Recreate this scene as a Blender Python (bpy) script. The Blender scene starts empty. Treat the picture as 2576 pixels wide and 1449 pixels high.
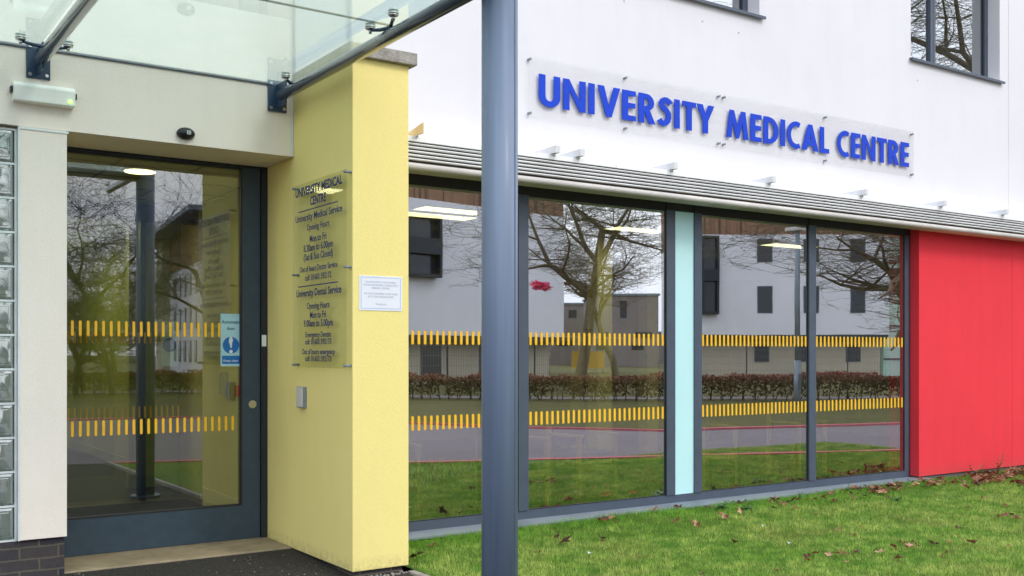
import bpy, bmesh, math, random
import numpy as np
from mathutils import Vector, Matrix
R = math.radians
sc = bpy.context.scene
C = sc.collection

# ------------------------------------------------------------------ camera
# X runs along the facade (away to the right), Y runs into the building, eye at z = 0, ground near z = -1.47
HEAD = R(55.72)
cam_d = bpy.data.cameras.new("camera")
cam = bpy.data.objects.new("camera", cam_d); C.objects.link(cam)
sc.camera = cam
FOC = 2596.0
cam_d.sensor_width = 36.0
cam_d.lens = FOC / 2576.0 * 36.0
cam_d.shift_y = (890.0 - 724.5) / 2576.0
cam_d.clip_end = 3000.0
cam_d.clip_start = 0.05
cam.location = (0, 0, 0)
cam.rotation_euler = (R(90), 0, HEAD - math.pi/2)
# ------------------------------------------------------------------ world: pale overcast
SUN_EL, SUN_AZ = R(42), R(-68)          # azimuth of the sun seen from the camera, measured from +X
w = bpy.data.worlds.new("World"); sc.world = w; w.use_nodes = True
nt = w.node_tree; nt.nodes.clear()
sky = nt.nodes.new("ShaderNodeTexSky"); sky.sky_type = 'NISHITA'; sky.sun_disc = False
sky.sun_elevation = SUN_EL; sky.sun_rotation = math.pi/2 - SUN_AZ
sky.air_density = 1.5; sky.dust_density = 4.0
noi = nt.nodes.new("ShaderNodeTexNoise"); noi.inputs['Scale'].default_value = 2.2; noi.inputs['Detail'].default_value = 6
crm = nt.nodes.new("ShaderNodeValToRGB")
crm.color_ramp.elements[0].position = .35; crm.color_ramp.elements[0].color = (6.6, 7.9, 10.2, 1)
crm.color_ramp.elements[1].position = .68; crm.color_ramp.elements[1].color = (10.6, 10.8, 11.2, 1)
mx = nt.nodes.new("ShaderNodeMix"); mx.data_type = 'RGBA'; mx.inputs[0].default_value = .85
tcw = nt.nodes.new("ShaderNodeTexCoord")
bg = nt.nodes.new("ShaderNodeBackground"); bg.inputs[1].default_value = .15
wo = nt.nodes.new("ShaderNodeOutputWorld")
nt.links.new(tcw.outputs['Generated'], noi.inputs['Vector'])
nt.links.new(noi.outputs['Fac'], crm.inputs[0])
nt.links.new(sky.outputs[0], mx.inputs[6]); nt.links.new(crm.outputs[0], mx.inputs[7])
nt.links.new(mx.outputs[2], bg.inputs[0]); nt.links.new(bg.outputs[0], wo.inputs[0])
# ------------------------------------------------------------------ sun
sd = bpy.data.lights.new("sun", 'SUN'); sd.energy = 0.8; sd.angle = R(14); sd.color = (1, .96, .9)
so = bpy.data.objects.new("sun", sd); C.objects.link(so)
sv = Vector((math.cos(SUN_EL)*math.cos(SUN_AZ), math.cos(SUN_EL)*math.sin(SUN_AZ), math.sin(SUN_EL)))
so.rotation_euler = sv.to_track_quat('Z', 'Y').to_euler()
# ------------------------------------------------------------------ exposure
sc.view_settings.view_transform = 'Standard'; sc.view_settings.look = 'None'
sc.view_settings.exposure = 0.38; sc.view_settings.gamma = 1.0
sc.render.engine = 'CYCLES'
sc.cycles.use_denoising = True
sc.cycles.max_bounces = 12; sc.cycles.transparent_max_bounces = 24
sc.cycles.diffuse_bounces = 4; sc.cycles.glossy_bounces = 5
sc.cycles.sample_clamp_indirect = 8.0
sc.cycles.caustics_reflective = False; sc.cycles.caustics_refractive = False

# ------------------------------------------------------------------ measured rays
cH, sH = math.cos(HEAD), math.sin(HEAD)
def ray(x, y):
    """direction of the photo's pixel (2576 wide) in world axes, forward length FOC"""
    return cH*FOC + sH*(x-1288), sH*FOC - cH*(x-1288), 890.0 - y
def onY(x, y, Y):
    a, b, c = ray(x, y); t = Y/b; return Vector((a*t, Y, c*t))
def onX(x, y, X):
    a, b, c = ray(x, y); t = X/a; return Vector((X, b*t, c*t))
def XY(x, Y): return onY(x, 0, Y).x
def YX(x, X): return onX(x, 0, X).y
GF, GD = 7.362, 7.88      # planes of the facade glass and of the door glass
def mir(x, t, G=GF, y=None):
    """a place seen mirrored in the glazing, put where it really stands"""
    a, b, c = ray(x, y if y is not None else 890); return Vector((a*t, 2*G - b*t, c*t))

# ------------------------------------------------------------------ materials
def nodes(name):
    m = bpy.data.materials.new(name); m.use_nodes = True
    t = m.node_tree; t.nodes.clear()
    out = t.nodes.new("ShaderNodeOutputMaterial")
    return m, t, out
def principled(t, out, col=(.8,.8,.8), rough=.6, metal=0.0, spec=.5):
    p = t.nodes.new("ShaderNodeBsdfPrincipled")
    p.inputs['Base Color'].default_value = (*col, 1); p.inputs['Roughness'].default_value = rough
    p.inputs['Metallic'].default_value = metal; p.inputs['Specular IOR Level'].default_value = spec
    t.links.new(p.outputs[0], out.inputs[0]); return p
def tnoise(t, scale, detail=4, rough=.6, vec=None, stretch=None):
    n = t.nodes.new("ShaderNodeTexNoise"); n.inputs['Scale'].default_value = scale
    n.inputs['Detail'].default_value = detail; n.inputs['Roughness'].default_value = rough
    tc = t.nodes.new("ShaderNodeTexCoord"); src = tc.outputs['Object']
    if stretch:
        mp = t.nodes.new("ShaderNodeMapping"); mp.inputs['Scale'].default_value = stretch
        t.links.new(src, mp.inputs[0]); src = mp.outputs[0]
    t.links.new(src, n.inputs['Vector']); return n
def ramp(t, src, stops):
    r = t.nodes.new("ShaderNodeValToRGB"); e = r.color_ramp.elements
    while len(e) < len(stops): e.new(.5)
    for k, (p, c) in enumerate(stops):
        e[k].position = p; e[k].color = (*c, 1) if len(c) == 3 else c
    t.links.new(src, r.inputs[0]); return r
def mixc(t, fac, a, b, mode='MIX'):
    m = t.nodes.new("ShaderNodeMix"); m.data_type = 'RGBA'; m.blend_type = mode
    for s, v in ((0, fac), (6, a), (7, b)):
        if hasattr(v, 'is_linked') or hasattr(v, 'links'): t.links.new(v, m.inputs[s])
        elif isinstance(v, (int, float)): m.inputs[s].default_value = v
        else: m.inputs[s].default_value = (*v, 1)
    return m.outputs[2]
def bump(t, p, src, strength, dist=.01):
    b = t.nodes.new("ShaderNodeBump"); b.inputs['Strength'].default_value = strength
    b.inputs['Distance'].default_value = dist
    t.links.new(src, b.inputs['Height']); t.links.new(b.outputs[0], p.inputs['Normal']); return b
def sc3(c, k): return tuple(min(1, v*k) for v in c)
def mat_plain(name, col, rough=.5, metal=0, var=.08, scale=6, spec=.5, bmp=0, bscale=300):
    m, t, out = nodes(name); p = principled(t, out, col, rough, metal, spec)
    if 'post_paint' in name or 'steel_paint' in name: p.inputs['Coat Weight'].default_value = .12 if 'post' in name else .7; p.inputs['Coat Roughness'].default_value = .16 if 'post' in name else .06
    n = tnoise(t, scale, 5, .6, None, (7, 7, .22) if 'post_paint' in name else None); r = ramp(t, n.outputs['Fac'], [(.3, sc3(col, 1-var)), (.7, sc3(col, 1+var))])
    t.links.new(r.outputs[0], p.inputs['Base Color'])
    if bmp:
        n2 = tnoise(t, bscale, 3); bump(t, p, n2.outputs['Fac'], bmp, .003)
    return m
def mat_render(name, col, dirt=.05, grain=.35, streak=.9, splash=None):
    """sand-textured wall render"""
    m, t, out = nodes(name); p = principled(t, out, col, .85, 0, .25)
    n1 = tnoise(t, .9, 6, .6); n2 = tnoise(t, 3.0, 4, .6, stretch=(2.2, 2.2, .35))
    c1 = ramp(t, n1.outputs['Fac'], [(.3, sc3(col, 1-dirt)), (.75, col)]).outputs[0]
    st = ramp(t, n2.outputs['Fac'], [(.45, (1,1,1)), (.85, (1-dirt*streak, 1-dirt*streak, 1-dirt*streak))]).outputs[0]
    c2 = mixc(t, 1.0, c1, st, 'MULTIPLY')
    n3 = tnoise(t, 160, 2, .5); g = ramp(t, n3.outputs['Fac'], [(.35, (.94,.94,.94)), (.6, (1,1,1))]).outputs[0]
    c3 = mixc(t, .8, c2, g, 'MULTIPLY')
    if splash is not None:
        # mud splashed up from the ground, thinning out upward with a ragged edge
        tc = t.nodes.new("ShaderNodeTexCoord"); sp = t.nodes.new("ShaderNodeSeparateXYZ"); t.links.new(tc.outputs['Object'], sp.inputs[0])
        mr = t.nodes.new("ShaderNodeMapRange"); mr.inputs['From Min'].default_value = -1.47; mr.inputs['From Max'].default_value = splash
        mr.inputs['To Min'].default_value = .62; mr.inputs['To Max'].default_value = .0; t.links.new(sp.outputs['Z'], mr.inputs['Value'])
        n5 = tnoise(t, 22, 7, .75); r5 = ramp(t, n5.outputs['Fac'], [(.38, (0,0,0)), (.72, (1,1,1))])
        mu = t.nodes.new("ShaderNodeMath"); mu.operation = 'MULTIPLY'; t.links.new(mr.outputs[0], mu.inputs[0]); t.links.new(r5.outputs[0], mu.inputs[1])
        c3 = mixc(t, mu.outputs[0], c3, (.16,.12,.08))
        n6 = tnoise(t, 5, 9, .8); r6 = ramp(t, n6.outputs['Fac'], [(.66, (0,0,0)), (.74, (.22,.22,.22))]); c3 = mixc(t, r6.outputs[0], c3, sc3(col, .6))
    t.links.new(c3, p.inputs['Base Color'])
    n4 = tnoise(t, 110, 3, .65); bump(t, p, n4.outputs['Fac'], grain, .006)
    return m
def mat_glass(name, tint=(.8,.85,.82), r0=.2, film=0.0, filmcol=(.7,.8,.8), rough=0.0, wob=0.0, rmax=1.0):
    """flat glazing: mirror part by angle on the outer face, the rest passes with a tint"""
    m, t, out = nodes(name)
    tr = t.nodes.new("ShaderNodeBsdfTransparent"); tr.inputs[0].default_value = (*tint, 1)
    gl = t.nodes.new("ShaderNodeBsdfGlossy"); gl.inputs['Roughness'].default_value = rough
    gl.inputs[0].default_value = (.96, .98, 1, 1)
    lw = t.nodes.new("ShaderNodeLayerWeight"); lw.inputs[0].default_value = .5
    pw = t.nodes.new("ShaderNodeMath"); pw.operation = 'POWER'; pw.inputs[1].default_value = 4.5
    ml = t.nodes.new("ShaderNodeMath"); ml.operation = 'MULTIPLY_ADD'; ml.inputs[1].default_value = (1-r0)*rmax; ml.inputs[2].default_value = r0
    geo = t.nodes.new("ShaderNodeNewGeometry")
    inv = t.nodes.new("ShaderNodeMath"); inv.operation = 'SUBTRACT'; inv.inputs[0].default_value = 1.0
    fin = t.nodes.new("ShaderNodeMath"); fin.operation = 'MULTIPLY'
    t.links.new(lw.outputs['Facing'], pw.inputs[0]); t.links.new(pw.outputs[0], ml.inputs[0])
    t.links.new(geo.outputs['Backfacing'], inv.inputs[1])
    t.links.new(ml.outputs[0], fin.inputs[0]); t.links.new(inv.outputs[0], fin.inputs[1])
    mix = t.nodes.new("ShaderNodeMixShader")
    base = tr.outputs[0]
    if film > 0:
        df = t.nodes.new("ShaderNodeBsdfDiffuse"); df.inputs[0].default_value = (*filmcol, 1)
        tl = t.nodes.new("ShaderNodeBsdfTranslucent"); tl.inputs[0].default_value = (*filmcol, 1)
        m1 = t.nodes.new("ShaderNodeMixShader"); m1.inputs[0].default_value = .55
        t.links.new(df.outputs[0], m1.inputs[1]); t.links.new(tl.outputs[0], m1.inputs[2])
        n = tnoise(t, 2.5, 6, .65); r = ramp(t, n.outputs['Fac'], [(.3, (film*.85,)*3), (.75, (film*1.15,)*3)])
        m2 = t.nodes.new("ShaderNodeMixShader")
        t.links.new(r.outputs[0], m2.inputs[0]); t.links.new(tr.outputs[0], m2.inputs[1]); t.links.new(m1.outputs[0], m2.inputs[2])
        base = m2.outputs[0]
    if wob > 0:
        n = tnoise(t, .9, 2); b = t.nodes.new("ShaderNodeBump"); b.inputs['Strength'].default_value = wob; b.inputs['Distance'].default_value = .01
        t.links.new(n.outputs['Fac'], b.inputs['Height']); t.links.new(b.outputs[0], gl.inputs['Normal'])
    t.links.new(fin.outputs[0], mix.inputs[0]); t.links.new(base, mix.inputs[1]); t.links.new(gl.outputs[0], mix.inputs[2])
    t.links.new(mix.outputs[0], out.inputs[0])
    return m
def mat_emit(name, col, s):
    m, t, out = nodes(name); e = t.nodes.new("ShaderNodeEmission"); e.inputs[0].default_value = (*col, 1); e.inputs[1].default_value = s
    t.links.new(e.outputs[0], out.inputs[0]); return m
def mat_brick(name, c1, c2, mortar, bw=.225, bh=.075, axis='Y', bmp=.6):
    m, t, out = nodes(name); p = principled(t, out, c1, .8)
    tc = t.nodes.new("ShaderNodeTexCoord"); sp = t.nodes.new("ShaderNodeSeparateXYZ"); cb = t.nodes.new("ShaderNodeCombineXYZ")
    t.links.new(tc.outputs['Object'], sp.inputs[0])
    ad = t.nodes.new("ShaderNodeMath"); ad.operation = 'ADD'
    t.links.new(sp.outputs['X'], ad.inputs[0]); t.links.new(sp.outputs['Y'], ad.inputs[1])
    t.links.new(ad.outputs[0], cb.inputs['X']); t.links.new(sp.outputs['Z'], cb.inputs['Y'])
    b = t.nodes.new("ShaderNodeTexBrick"); b.inputs['Scale'].default_value = 1
    b.inputs['Brick Width'].default_value = bw; b.inputs['Row Height'].default_value = bh; b.inputs['Mortar Size'].default_value = .006
    b.inputs['Mortar Smooth'].default_value = .3
    b.inputs['Color1'].default_value = (*c1, 1); b.inputs['Color2'].default_value = (*c2, 1); b.inputs['Mortar'].default_value = (*mortar, 1)
    nw = tnoise(t, 7, 4, .7); va = t.nodes.new("ShaderNodeVectorMath"); va.operation = 'MULTIPLY_ADD'; va.inputs[1].default_value = (.022, .022, .022)
    t.links.new(nw.outputs['Color'], va.inputs[0]); t.links.new(cb.outputs[0], va.inputs[2]); t.links.new(va.outputs[0], b.inputs['Vector'])
    n = tnoise(t, 30, 6, .7); r = ramp(t, n.outputs['Fac'], [(.3, (.6,.6,.6)), (.7, (1.0,1.0,1.0))])
    t.links.new(mixc(t, .7, b.outputs['Color'], r.outputs[0], 'MULTIPLY'), p.inputs['Base Color'])
    bump(t, p, b.outputs['Fac'], -bmp, .01); return m
def mat_ground(name, stops, scale, bmp, bscale, rough=.9, fleck=None, big=None):
    m, t, out = nodes(name); p = principled(t, out, stops[0][1], rough, 0, .2)
    n = tnoise(t, scale, 8, .7); c = ramp(t, n.outputs['Fac'], stops).outputs[0]
    if big:
        nb = tnoise(t, big[0], 4, .6); c = mixc(t, .85, c, ramp(t, nb.outputs['Fac'], big[1]).outputs[0], 'MULTIPLY')
    if fleck:
        nf = tnoise(t, fleck[0], 2, .5); f = ramp(t, nf.outputs['Fac'], [(fleck[1], (0,0,0)), (fleck[1]+.03, (1,1,1))]).outputs[0]
        c = mixc(t, f, c, fleck[2])
    t.links.new(c, p.inputs['Base Color'])
    n2 = tnoise(t, bscale, 4, .7); bump(t, p, n2.outputs['Fac'], bmp, .02); return m

M = {}
M['white'] = mat_render('white_render', (.83,.81,.835), .06, .3, .5)
M['entry'] = mat_render('cream_render', (.98,.885,.775), .04, .7, splash=-1.36)
M['yellow'] = mat_render('yellow_render', (1.0,.84,.31), .03, .55, splash=-1.36)
M['red'] = mat_render('red_render', (.92,.05,.07), .09, .25, .8, splash=-1.28)
M['grey'] = mat_plain('slate_grey_frame', (.075,.095,.13), .38, 0, .08, 8, .5, .05, 500)
M['dark'] = mat_plain('dark_frame', (.012,.016,.026), .45, 0, .1, 8)
M['doorblue'] = mat_plain('dark_blue_grey_door', (.035,.06,.085), .42, 0, .15, 12, .5, .12, 350)
M['tube'] = mat_plain('grey_steel_paint', (.07,.09,.12), .24, 0, .10, 3)
M['post'] = mat_plain('blue_grey_post_paint', (.16,.21,.30), .5, 0, .15, 3)
M['plate'] = mat_plain('navy_bracket_paint', (.03,.06,.11), .4, 0, .1, 8)
M['steel'] = mat_plain('brushed_steel', (.62,.62,.6), .28, 1, .1, 30)
M['head'] = mat_plain('brown_black_head_shade', (.022,.019,.022), .5, 0, .08)  # near-black brown: the shade under the louvre is put into this colour
M['alu'] = mat_plain('white_aluminium', (.93,.93,.93), .42, 0, .07, 3)
M['alugrey'] = mat_plain('weathered_aluminium_edge', (.62,.585,.55), .75, 0, .16, 2.2, .2)
M['arm'] = mat_plain('silver_grey_arm', (.68,.69,.70), .6, 0, .05)
M['tan'] = mat_plain('tan_painted_arm', (.82,.62,.32), .7)
M['gap'] = mat_plain('dark_brown_gap', (.05,.035,.028), .8)  # dark brown for the wall joint and for the shade in the louvre gaps
M['sill'] = mat_plain('pale_grey_sill', (.23,.27,.31), .45, 0, .14, 4)
M['black'] = mat_plain('black_plastic', (.012,.012,.018), .3)
M['rubber'] = mat_plain('black_rubber', (.012,.012,.014), .6)
M['letter'] = mat_plain('blue_letter', (.008,.055,.56), .6, 0, .06, 4, .25)
M['navy'] = mat_plain('navy_print', (.015,.025,.14), .5)
M['whitep'] = mat_plain('white_plastic', (.78,.82,.8), .35)
M['paper'] = mat_plain('white_paper', (.84,.85,.9), .5, 0, .02)
M['papertext'] = mat_plain('faded_blue_grey_print', (.38,.45,.58), .6)
M['paperline'] = mat_plain('light_blue_print', (.35,.52,.78), .6)
M['stickblue'] = mat_plain('sign_blue', (.01,.16,.48), .4)
M['stickpale'] = mat_plain('sign_pale_blue', (.42,.68,.74), .4)
M['sticktext'] = mat_plain('sign_dark_text', (.03,.12,.16), .5)
M['stripe'] = mat_plain('orange_yellow_vinyl', (.96,.53,.012), .5, 0, .03)
M['cyan'] = mat_plain('pale_cyan_glass_panel', (.56,.86,.87), .12, 0, .04, .8)
M['win'] = mat_glass('facade_glazing', (.86,.88,.74), .56, wob=.028)
M['upwin'] = mat_glass('upper_glazing', (.6,.63,.6), .5, wob=.02)
M['doorg'] = mat_glass('door_glazing', (.86,.89,.77), .21, wob=.02)
M['inner'] = mat_glass('inner_door_glazing', (.85,.9,.8), .06)
M['canopyg'] = mat_glass('canopy_glass', (.92,1.0,.975), .10, .20, (.84,.97,.92))
M['acryl'] = mat_glass('clear_acrylic', (.975,.975,.975), .035, .008, (.85,.85,.85), rmax=.5)
M['acryl2'] = mat_glass('clear_acrylic_board', (.93,.94,.885), .02, .02, (.6,.6,.5), rmax=.3)
M['conc'] = mat_ground('concrete_coping', [(.3,(.22,.20,.17)),(.5,(.36,.33,.29)),(.72,(.48,.45,.40))], 14, .5, 60)
M['slab'] = mat_ground('threshold_stone', [(.3,(.24,.19,.12)),(.7,(.44,.36,.24))], 3.5, .3, 90)
M['brick'] = mat_brick('dark_engineering_brick', (.03,.03,.042), (.075,.06,.055), (.13,.11,.08), .235, .078)
M['cbrick'] = mat_brick('grey_plinth_brick', (.13,.12,.12), (.20,.18,.17), (.26,.24,.22), .44, .09)
M['asphalt'] = mat_ground('forecourt_asphalt', [(.3,(.028,.027,.026)),(.7,(.085,.078,.07))], 40, .9, 130, .85, (85,.70,(.4,.37,.34)))
M['road'] = mat_ground('road_asphalt', [(.3,(.18,.155,.165)),(.7,(.26,.225,.235))], 12, .3, 150, .9, None, (.5, [(.3,(.85,.85,.85)),(.7,(1,1,1))]))
M['kerbred'] = mat_ground('red_kerb_block', [(.3,(.5,.12,.15)),(.7,(.62,.2,.22))], 10, .3, 90)
M['grassbase'] = mat_ground('lawn_soil_and_moss', [(.3,(.06,.13,.02)),(.55,(.13,.22,.04)),(.8,(.22,.25,.07))], 9, .8, 70, .95, None, (.7, [(.3,(.7,.75,.7)),(.7,(1.1,1.05,1))]))
M['verge'] = mat_ground('dull_winter_verge', [(.3,(.07,.075,.025)),(.55,(.13,.125,.045)),(.8,(.21,.16,.07))], 6, .8, 50, .95, None, (.4, [(.3,(.75,.75,.7)),(.7,(1.1,1.05,1))]))
M['leaf'] = mat_plain('dead_leaf', (.42,.21,.115), .7, 0, .35, 30)
M['leaf2'] = mat_plain('pale_dead_leaf', (.62,.37,.23), .7, 0, .3, 30)
M['leaf3'] = mat_plain('dark_dead_leaf', (.17,.085,.055), .7, 0, .35, 30)
M['weed'] = mat_plain('weed_green', (.06,.17,.035), .6, 0, .25, 40)
M['weed2'] = mat_plain('weed_reddish', (.17,.12,.03), .6, 0, .3, 40)
M['bark'] = mat_plain('bark', (.17,.135,.08), .85, 0, .3, 8)
M['bark2'] = mat_plain('dark_bark', (.05,.045,.035), .85, 0, .3, 8)
M['olive'] = mat_plain('interior_yellow_wall', (.66,.62,.30), .7, 0, .04)
M['iceil'] = mat_plain('interior_ceiling_tile', (.55,.55,.40), .8, 0, .04)
M['ifloor'] = mat_plain('interior_floor', (.06,.065,.06), .35, 0, .15, 9)
M['imat'] = mat_plain('entrance_mat', (.018,.022,.04), .9, 0, .2, 60)
M['wood'] = mat_plain('light_wood', (.55,.40,.17), .45, 0, .12, 6)
M['seat'] = mat_plain('seat_fabric', (.10,.11,.22), .8)
M['panel'] = mat_emit('ceiling_light_diffuser', (1,.93,.62), 3.2)
M['down'] = mat_emit('downlight_glow', (1,.86,.5), 4)
M['led'] = mat_emit('green_led', (.35,1,.15), 2.2)
M['bwall'] = mat_plain('far_white_render', (.86,.83,.86), .8, 0, .05, .3)
M['bbeige'] = mat_plain('far_beige_wall', (.55,.48,.36), .8, 0, .06, .5)
M['bgrey'] = mat_plain('far_grey_brick', (.26,.22,.20), .85, 0, .12, 2)
M['bbrick'] = mat_plain('far_brown_brick', (.25,.13,.08), .85, 0, .12, 2)
M['bdark'] = mat_plain('far_window_dark', (.03,.035,.045), .15, 0, .1, 1)
M['bgreen'] = mat_plain('far_pale_green_panel', (.42,.58,.48), .5, 0, .05, .4)
M['roof'] = mat_plain('far_roof_metal', (.22,.27,.30), .4, 0, .08)
M['car'] = mat_plain('silver_car_paint', (.55,.58,.62), .25, .4, .03)
M['shelterroof'] = mat_plain('shelter_roof_sheet', (.72,.72,.75), .4)
M['yel'] = mat_plain('yellow_shelter_panel', (.8,.45,.03), .5)
M['cone'] = mat_plain('pink_cloth', (1,.14,.27), .6)
def mat_clad():
    m, t, out = nodes('vertical_timber_cladding'); p = principled(t, out, (.3,.15,.09), .8)
    n = tnoise(t, 1, 3, .5, stretch=(7, 7, .05))
    r = ramp(t, n.outputs['Fac'], [(.36,(.07,.035,.025)),(.42,(.24,.12,.08)),(.6,(.36,.19,.12)),(.7,(.27,.13,.09))])
    t.links.new(r.outputs[0], p.inputs['Base Color']); return m
M['clad'] = mat_clad()
def mat_attr(name, rough=.75, transl=.25):
    m, t, out = nodes(name); p = principled(t, out, (.1,.2,.03), rough, 0, .2)
    a = t.nodes.new("ShaderNodeAttribute"); a.attribute_name = 'tone'
    t.links.new(a.outputs['Color'], p.inputs['Base Color'])
    tl = t.nodes.new("ShaderNodeBsdfTranslucent"); t.links.new(a.outputs['Color'], tl.inputs[0])
    mm = t.nodes.new("ShaderNodeMixShader"); mm.inputs[0].default_value = transl
    t.links.new(p.outputs[0], mm.inputs[1]); t.links.new(tl.outputs[0], mm.inputs[2]); t.links.new(mm.outputs[0], out.inputs[0]); return m
M['blades'] = mat_attr('grass_blades')
M['hleaf'] = mat_attr('hedge_leaves', .8, .15)
def mat_block():
    m, t, out = nodes('glass_block_glass'); 
    tr = t.nodes.new("ShaderNodeBsdfTransparent"); tr.inputs[0].default_value = (.62,.72,.66,1)
    gl = t.nodes.new("ShaderNodeBsdfGlossy"); gl.inputs['Roughness'].default_value = .06
    n = tnoise(t, 5, 1); b = t.nodes.new("ShaderNodeBump"); b.inputs['Strength'].default_value = .35; b.inputs['Distance'].default_value = .05
    t.links.new(n.outputs['Fac'], b.inputs['Height']); t.links.new(b.outputs[0], gl.inputs['Normal'])
    df = t.nodes.new("ShaderNodeBsdfDiffuse"); df.inputs[0].default_value = (.50,.58,.52,1)
    a = t.nodes.new("ShaderNodeMixShader"); a.inputs[0].default_value = .35
    c = t.nodes.new("ShaderNodeMixShader"); c.inputs[0].default_value = .33
    t.links.new(tr.outputs[0], a.inputs[1]); t.links.new(df.outputs[0], a.inputs[2])
    t.links.new(a.outputs[0], c.inputs[1]); t.links.new(gl.outputs[0], c.inputs[2]); t.links.new(c.outputs[0], out.inputs[0]); return m
M['block'] = mat_block()

# ------------------------------------------------------------------ mesh helpers
def box(bm, x0, x1, y0, y1, z0, z1, bev=0.0):
    vs = [bm.verts.new((x, y, z)) for x in (x0, x1) for y in (y0, y1) for z in (z0, z1)]
    f = [(0,1,3,2),(4,6,7,5),(0,4,5,1),(2,3,7,6),(0,2,6,4),(1,5,7,3)]
    fs = [bm.faces.new([vs[i] for i in q]) for q in f]
    if bev > 0:
        es = {e for q in fs for e in q.edges}
        bmesh.ops.bevel(bm, geom=list(es), offset=bev, segments=2, profile=.6, affect='EDGES')
def B(*a, bev=0.0):
    bm = bmesh.new()
    if isinstance(a[0], (list, tuple)):
        for q in a: box(bm, *q, bev=bev)
    else: box(bm, *a, bev=bev)
    return bm
def tube(bm, p0, p1, r0, r1=None, n=16, caps=True):
    p0, p1 = Vector(p0), Vector(p1); r1 = r0 if r1 is None else r1
    q = (p1-p0).to_track_quat('Z', 'Y')
    rings = []
    for p, r in ((p0, r0), (p1, r1)):
        rings.append([bm.verts.new(p + q @ Vector((r*math.cos(2*math.pi*k/n), r*math.sin(2*math.pi*k/n), 0))) for k in range(n)])
    for k in range(n):
        f = bm.faces.new([rings[0][k], rings[0][(k+1) % n], rings[1][(k+1) % n], rings[1][k]]); f.smooth = True
    if caps: bm.faces.new(rings[0][::-1]); bm.faces.new(rings[1])
def T(p0, p1, r0, r1=None, n=16):
    bm = bmesh.new(); tube(bm, p0, p1, r0, r1, n); return bm
def prism(bm, pts, f0, f1):
    """pts outline; f0,f1 map a 2-D point to the front and to the back"""
    a = [bm.verts.new(f0(p)) for p in pts]; b = [bm.verts.new(f1(p)) for p in pts]; n = len(pts)
    bm.faces.new(a); bm.faces.new(b[::-1])
    for k in range(n): bm.faces.new([a[(k+1) % n], a[k], b[k], b[(k+1) % n]])
def obj(name, bm, mat, parent=None, at=None):
    me = bpy.data.meshes.new(name)
    if isinstance(bm, bpy.types.Mesh): me = bm
    else:
        bmesh.ops.recalc_face_normals(bm, faces=bm.faces); bm.to_mesh(me); bm.free()
    o = bpy.data.objects.new(name, me); C.objects.link(o)
    if mat is not None: me.materials.clear(); me.materials.append(M[mat] if isinstance(mat, str) else mat)
    if parent is not None:
        o.parent = parent
        # meshes are written in world coordinates: undo the parents' offsets
        off = Vector((0,0,0)); p = parent
        while p is not None: off += p.location; p = p.parent
        o.location = -off
    if at is not None: o.location = Vector(at) + o.location if parent is not None else at
    return o
def thing(name, label, cat, loc=(0,0,0), group=None):
    o = bpy.data.objects.new(name, None); C.objects.link(o); o.location = loc; o.empty_display_size = .1
    o['label'] = label; o['category'] = cat
    if group: o['group'] = group
    return o
def tag(o, label, cat, group=None):
    o['label'] = label; o['category'] = cat
    if group: o['group'] = group
    return o
def struct(o): o['kind'] = 'structure'; return o
def pymesh(name, V, F, col=None, smooth=False):
    me = bpy.data.meshes.new(name)
    V = np.asarray(V, np.float32); F = np.asarray(F, np.int32); k = F.shape[1]
    me.vertices.add(len(V)); me.vertices.foreach_set('co', V.ravel())
    me.loops.add(F.size); me.loops.foreach_set('vertex_index', F.ravel())
    me.polygons.add(len(F)); me.polygons.foreach_set('loop_start', np.arange(0, F.size, k, dtype=np.int32))
    me.update(calc_edges=True)
    if col is not None:
        a = me.color_attributes.new('tone', 'FLOAT_COLOR', 'POINT')
        a.data.foreach_set('color', np.concatenate([col, np.ones((len(col), 1))], 1).astype(np.float32).ravel())
    if smooth: me.polygons.foreach_set('use_smooth', np.ones(len(F), bool))
    return me
def text_bm(s, height, width=None, bold=.0, depth=.002):
    """built-in font text as a mesh in its own plane, centred on x, baseline 0, cap height `height`"""
    cu = bpy.data.curves.new('text', 'FONT'); cu.body = s; cu.size = 1; cu.align_x = 'CENTER'; cu.extrude = depth; cu.offset = bold; cu.resolution_u = 3
    o = bpy.data.objects.new('text', cu); C.objects.link(o)
    dg = bpy.context.evaluated_depsgraph_get(); me = bpy.data.meshes.new_from_object(o.evaluated_get(dg))
    bpy.data.objects.remove(o); bpy.data.curves.remove(cu)
    xs = [v.co.x for v in me.vertices]; wd = max(xs)-min(xs); cx = (max(xs)+min(xs))/2
    k = height/.73; kx = (width/wd) if width else k
    for v in me.vertices: v.co = Vector(((v.co.x-cx)*kx, v.co.y*k, v.co.z))
    bm = bmesh.new(); bm.from_mesh(me); bpy.data.meshes.remove(me); return bm
def on_plane(bm, origin, u, v, n):
    mt = Matrix((u, v, n)).transposed().to_4x4(); mt.translation = origin
    bm.transform(mt); return bm
EX, EY, EZ = Vector((1,0,0)), Vector((0,1,0)), Vector((0,0,1))

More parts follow.
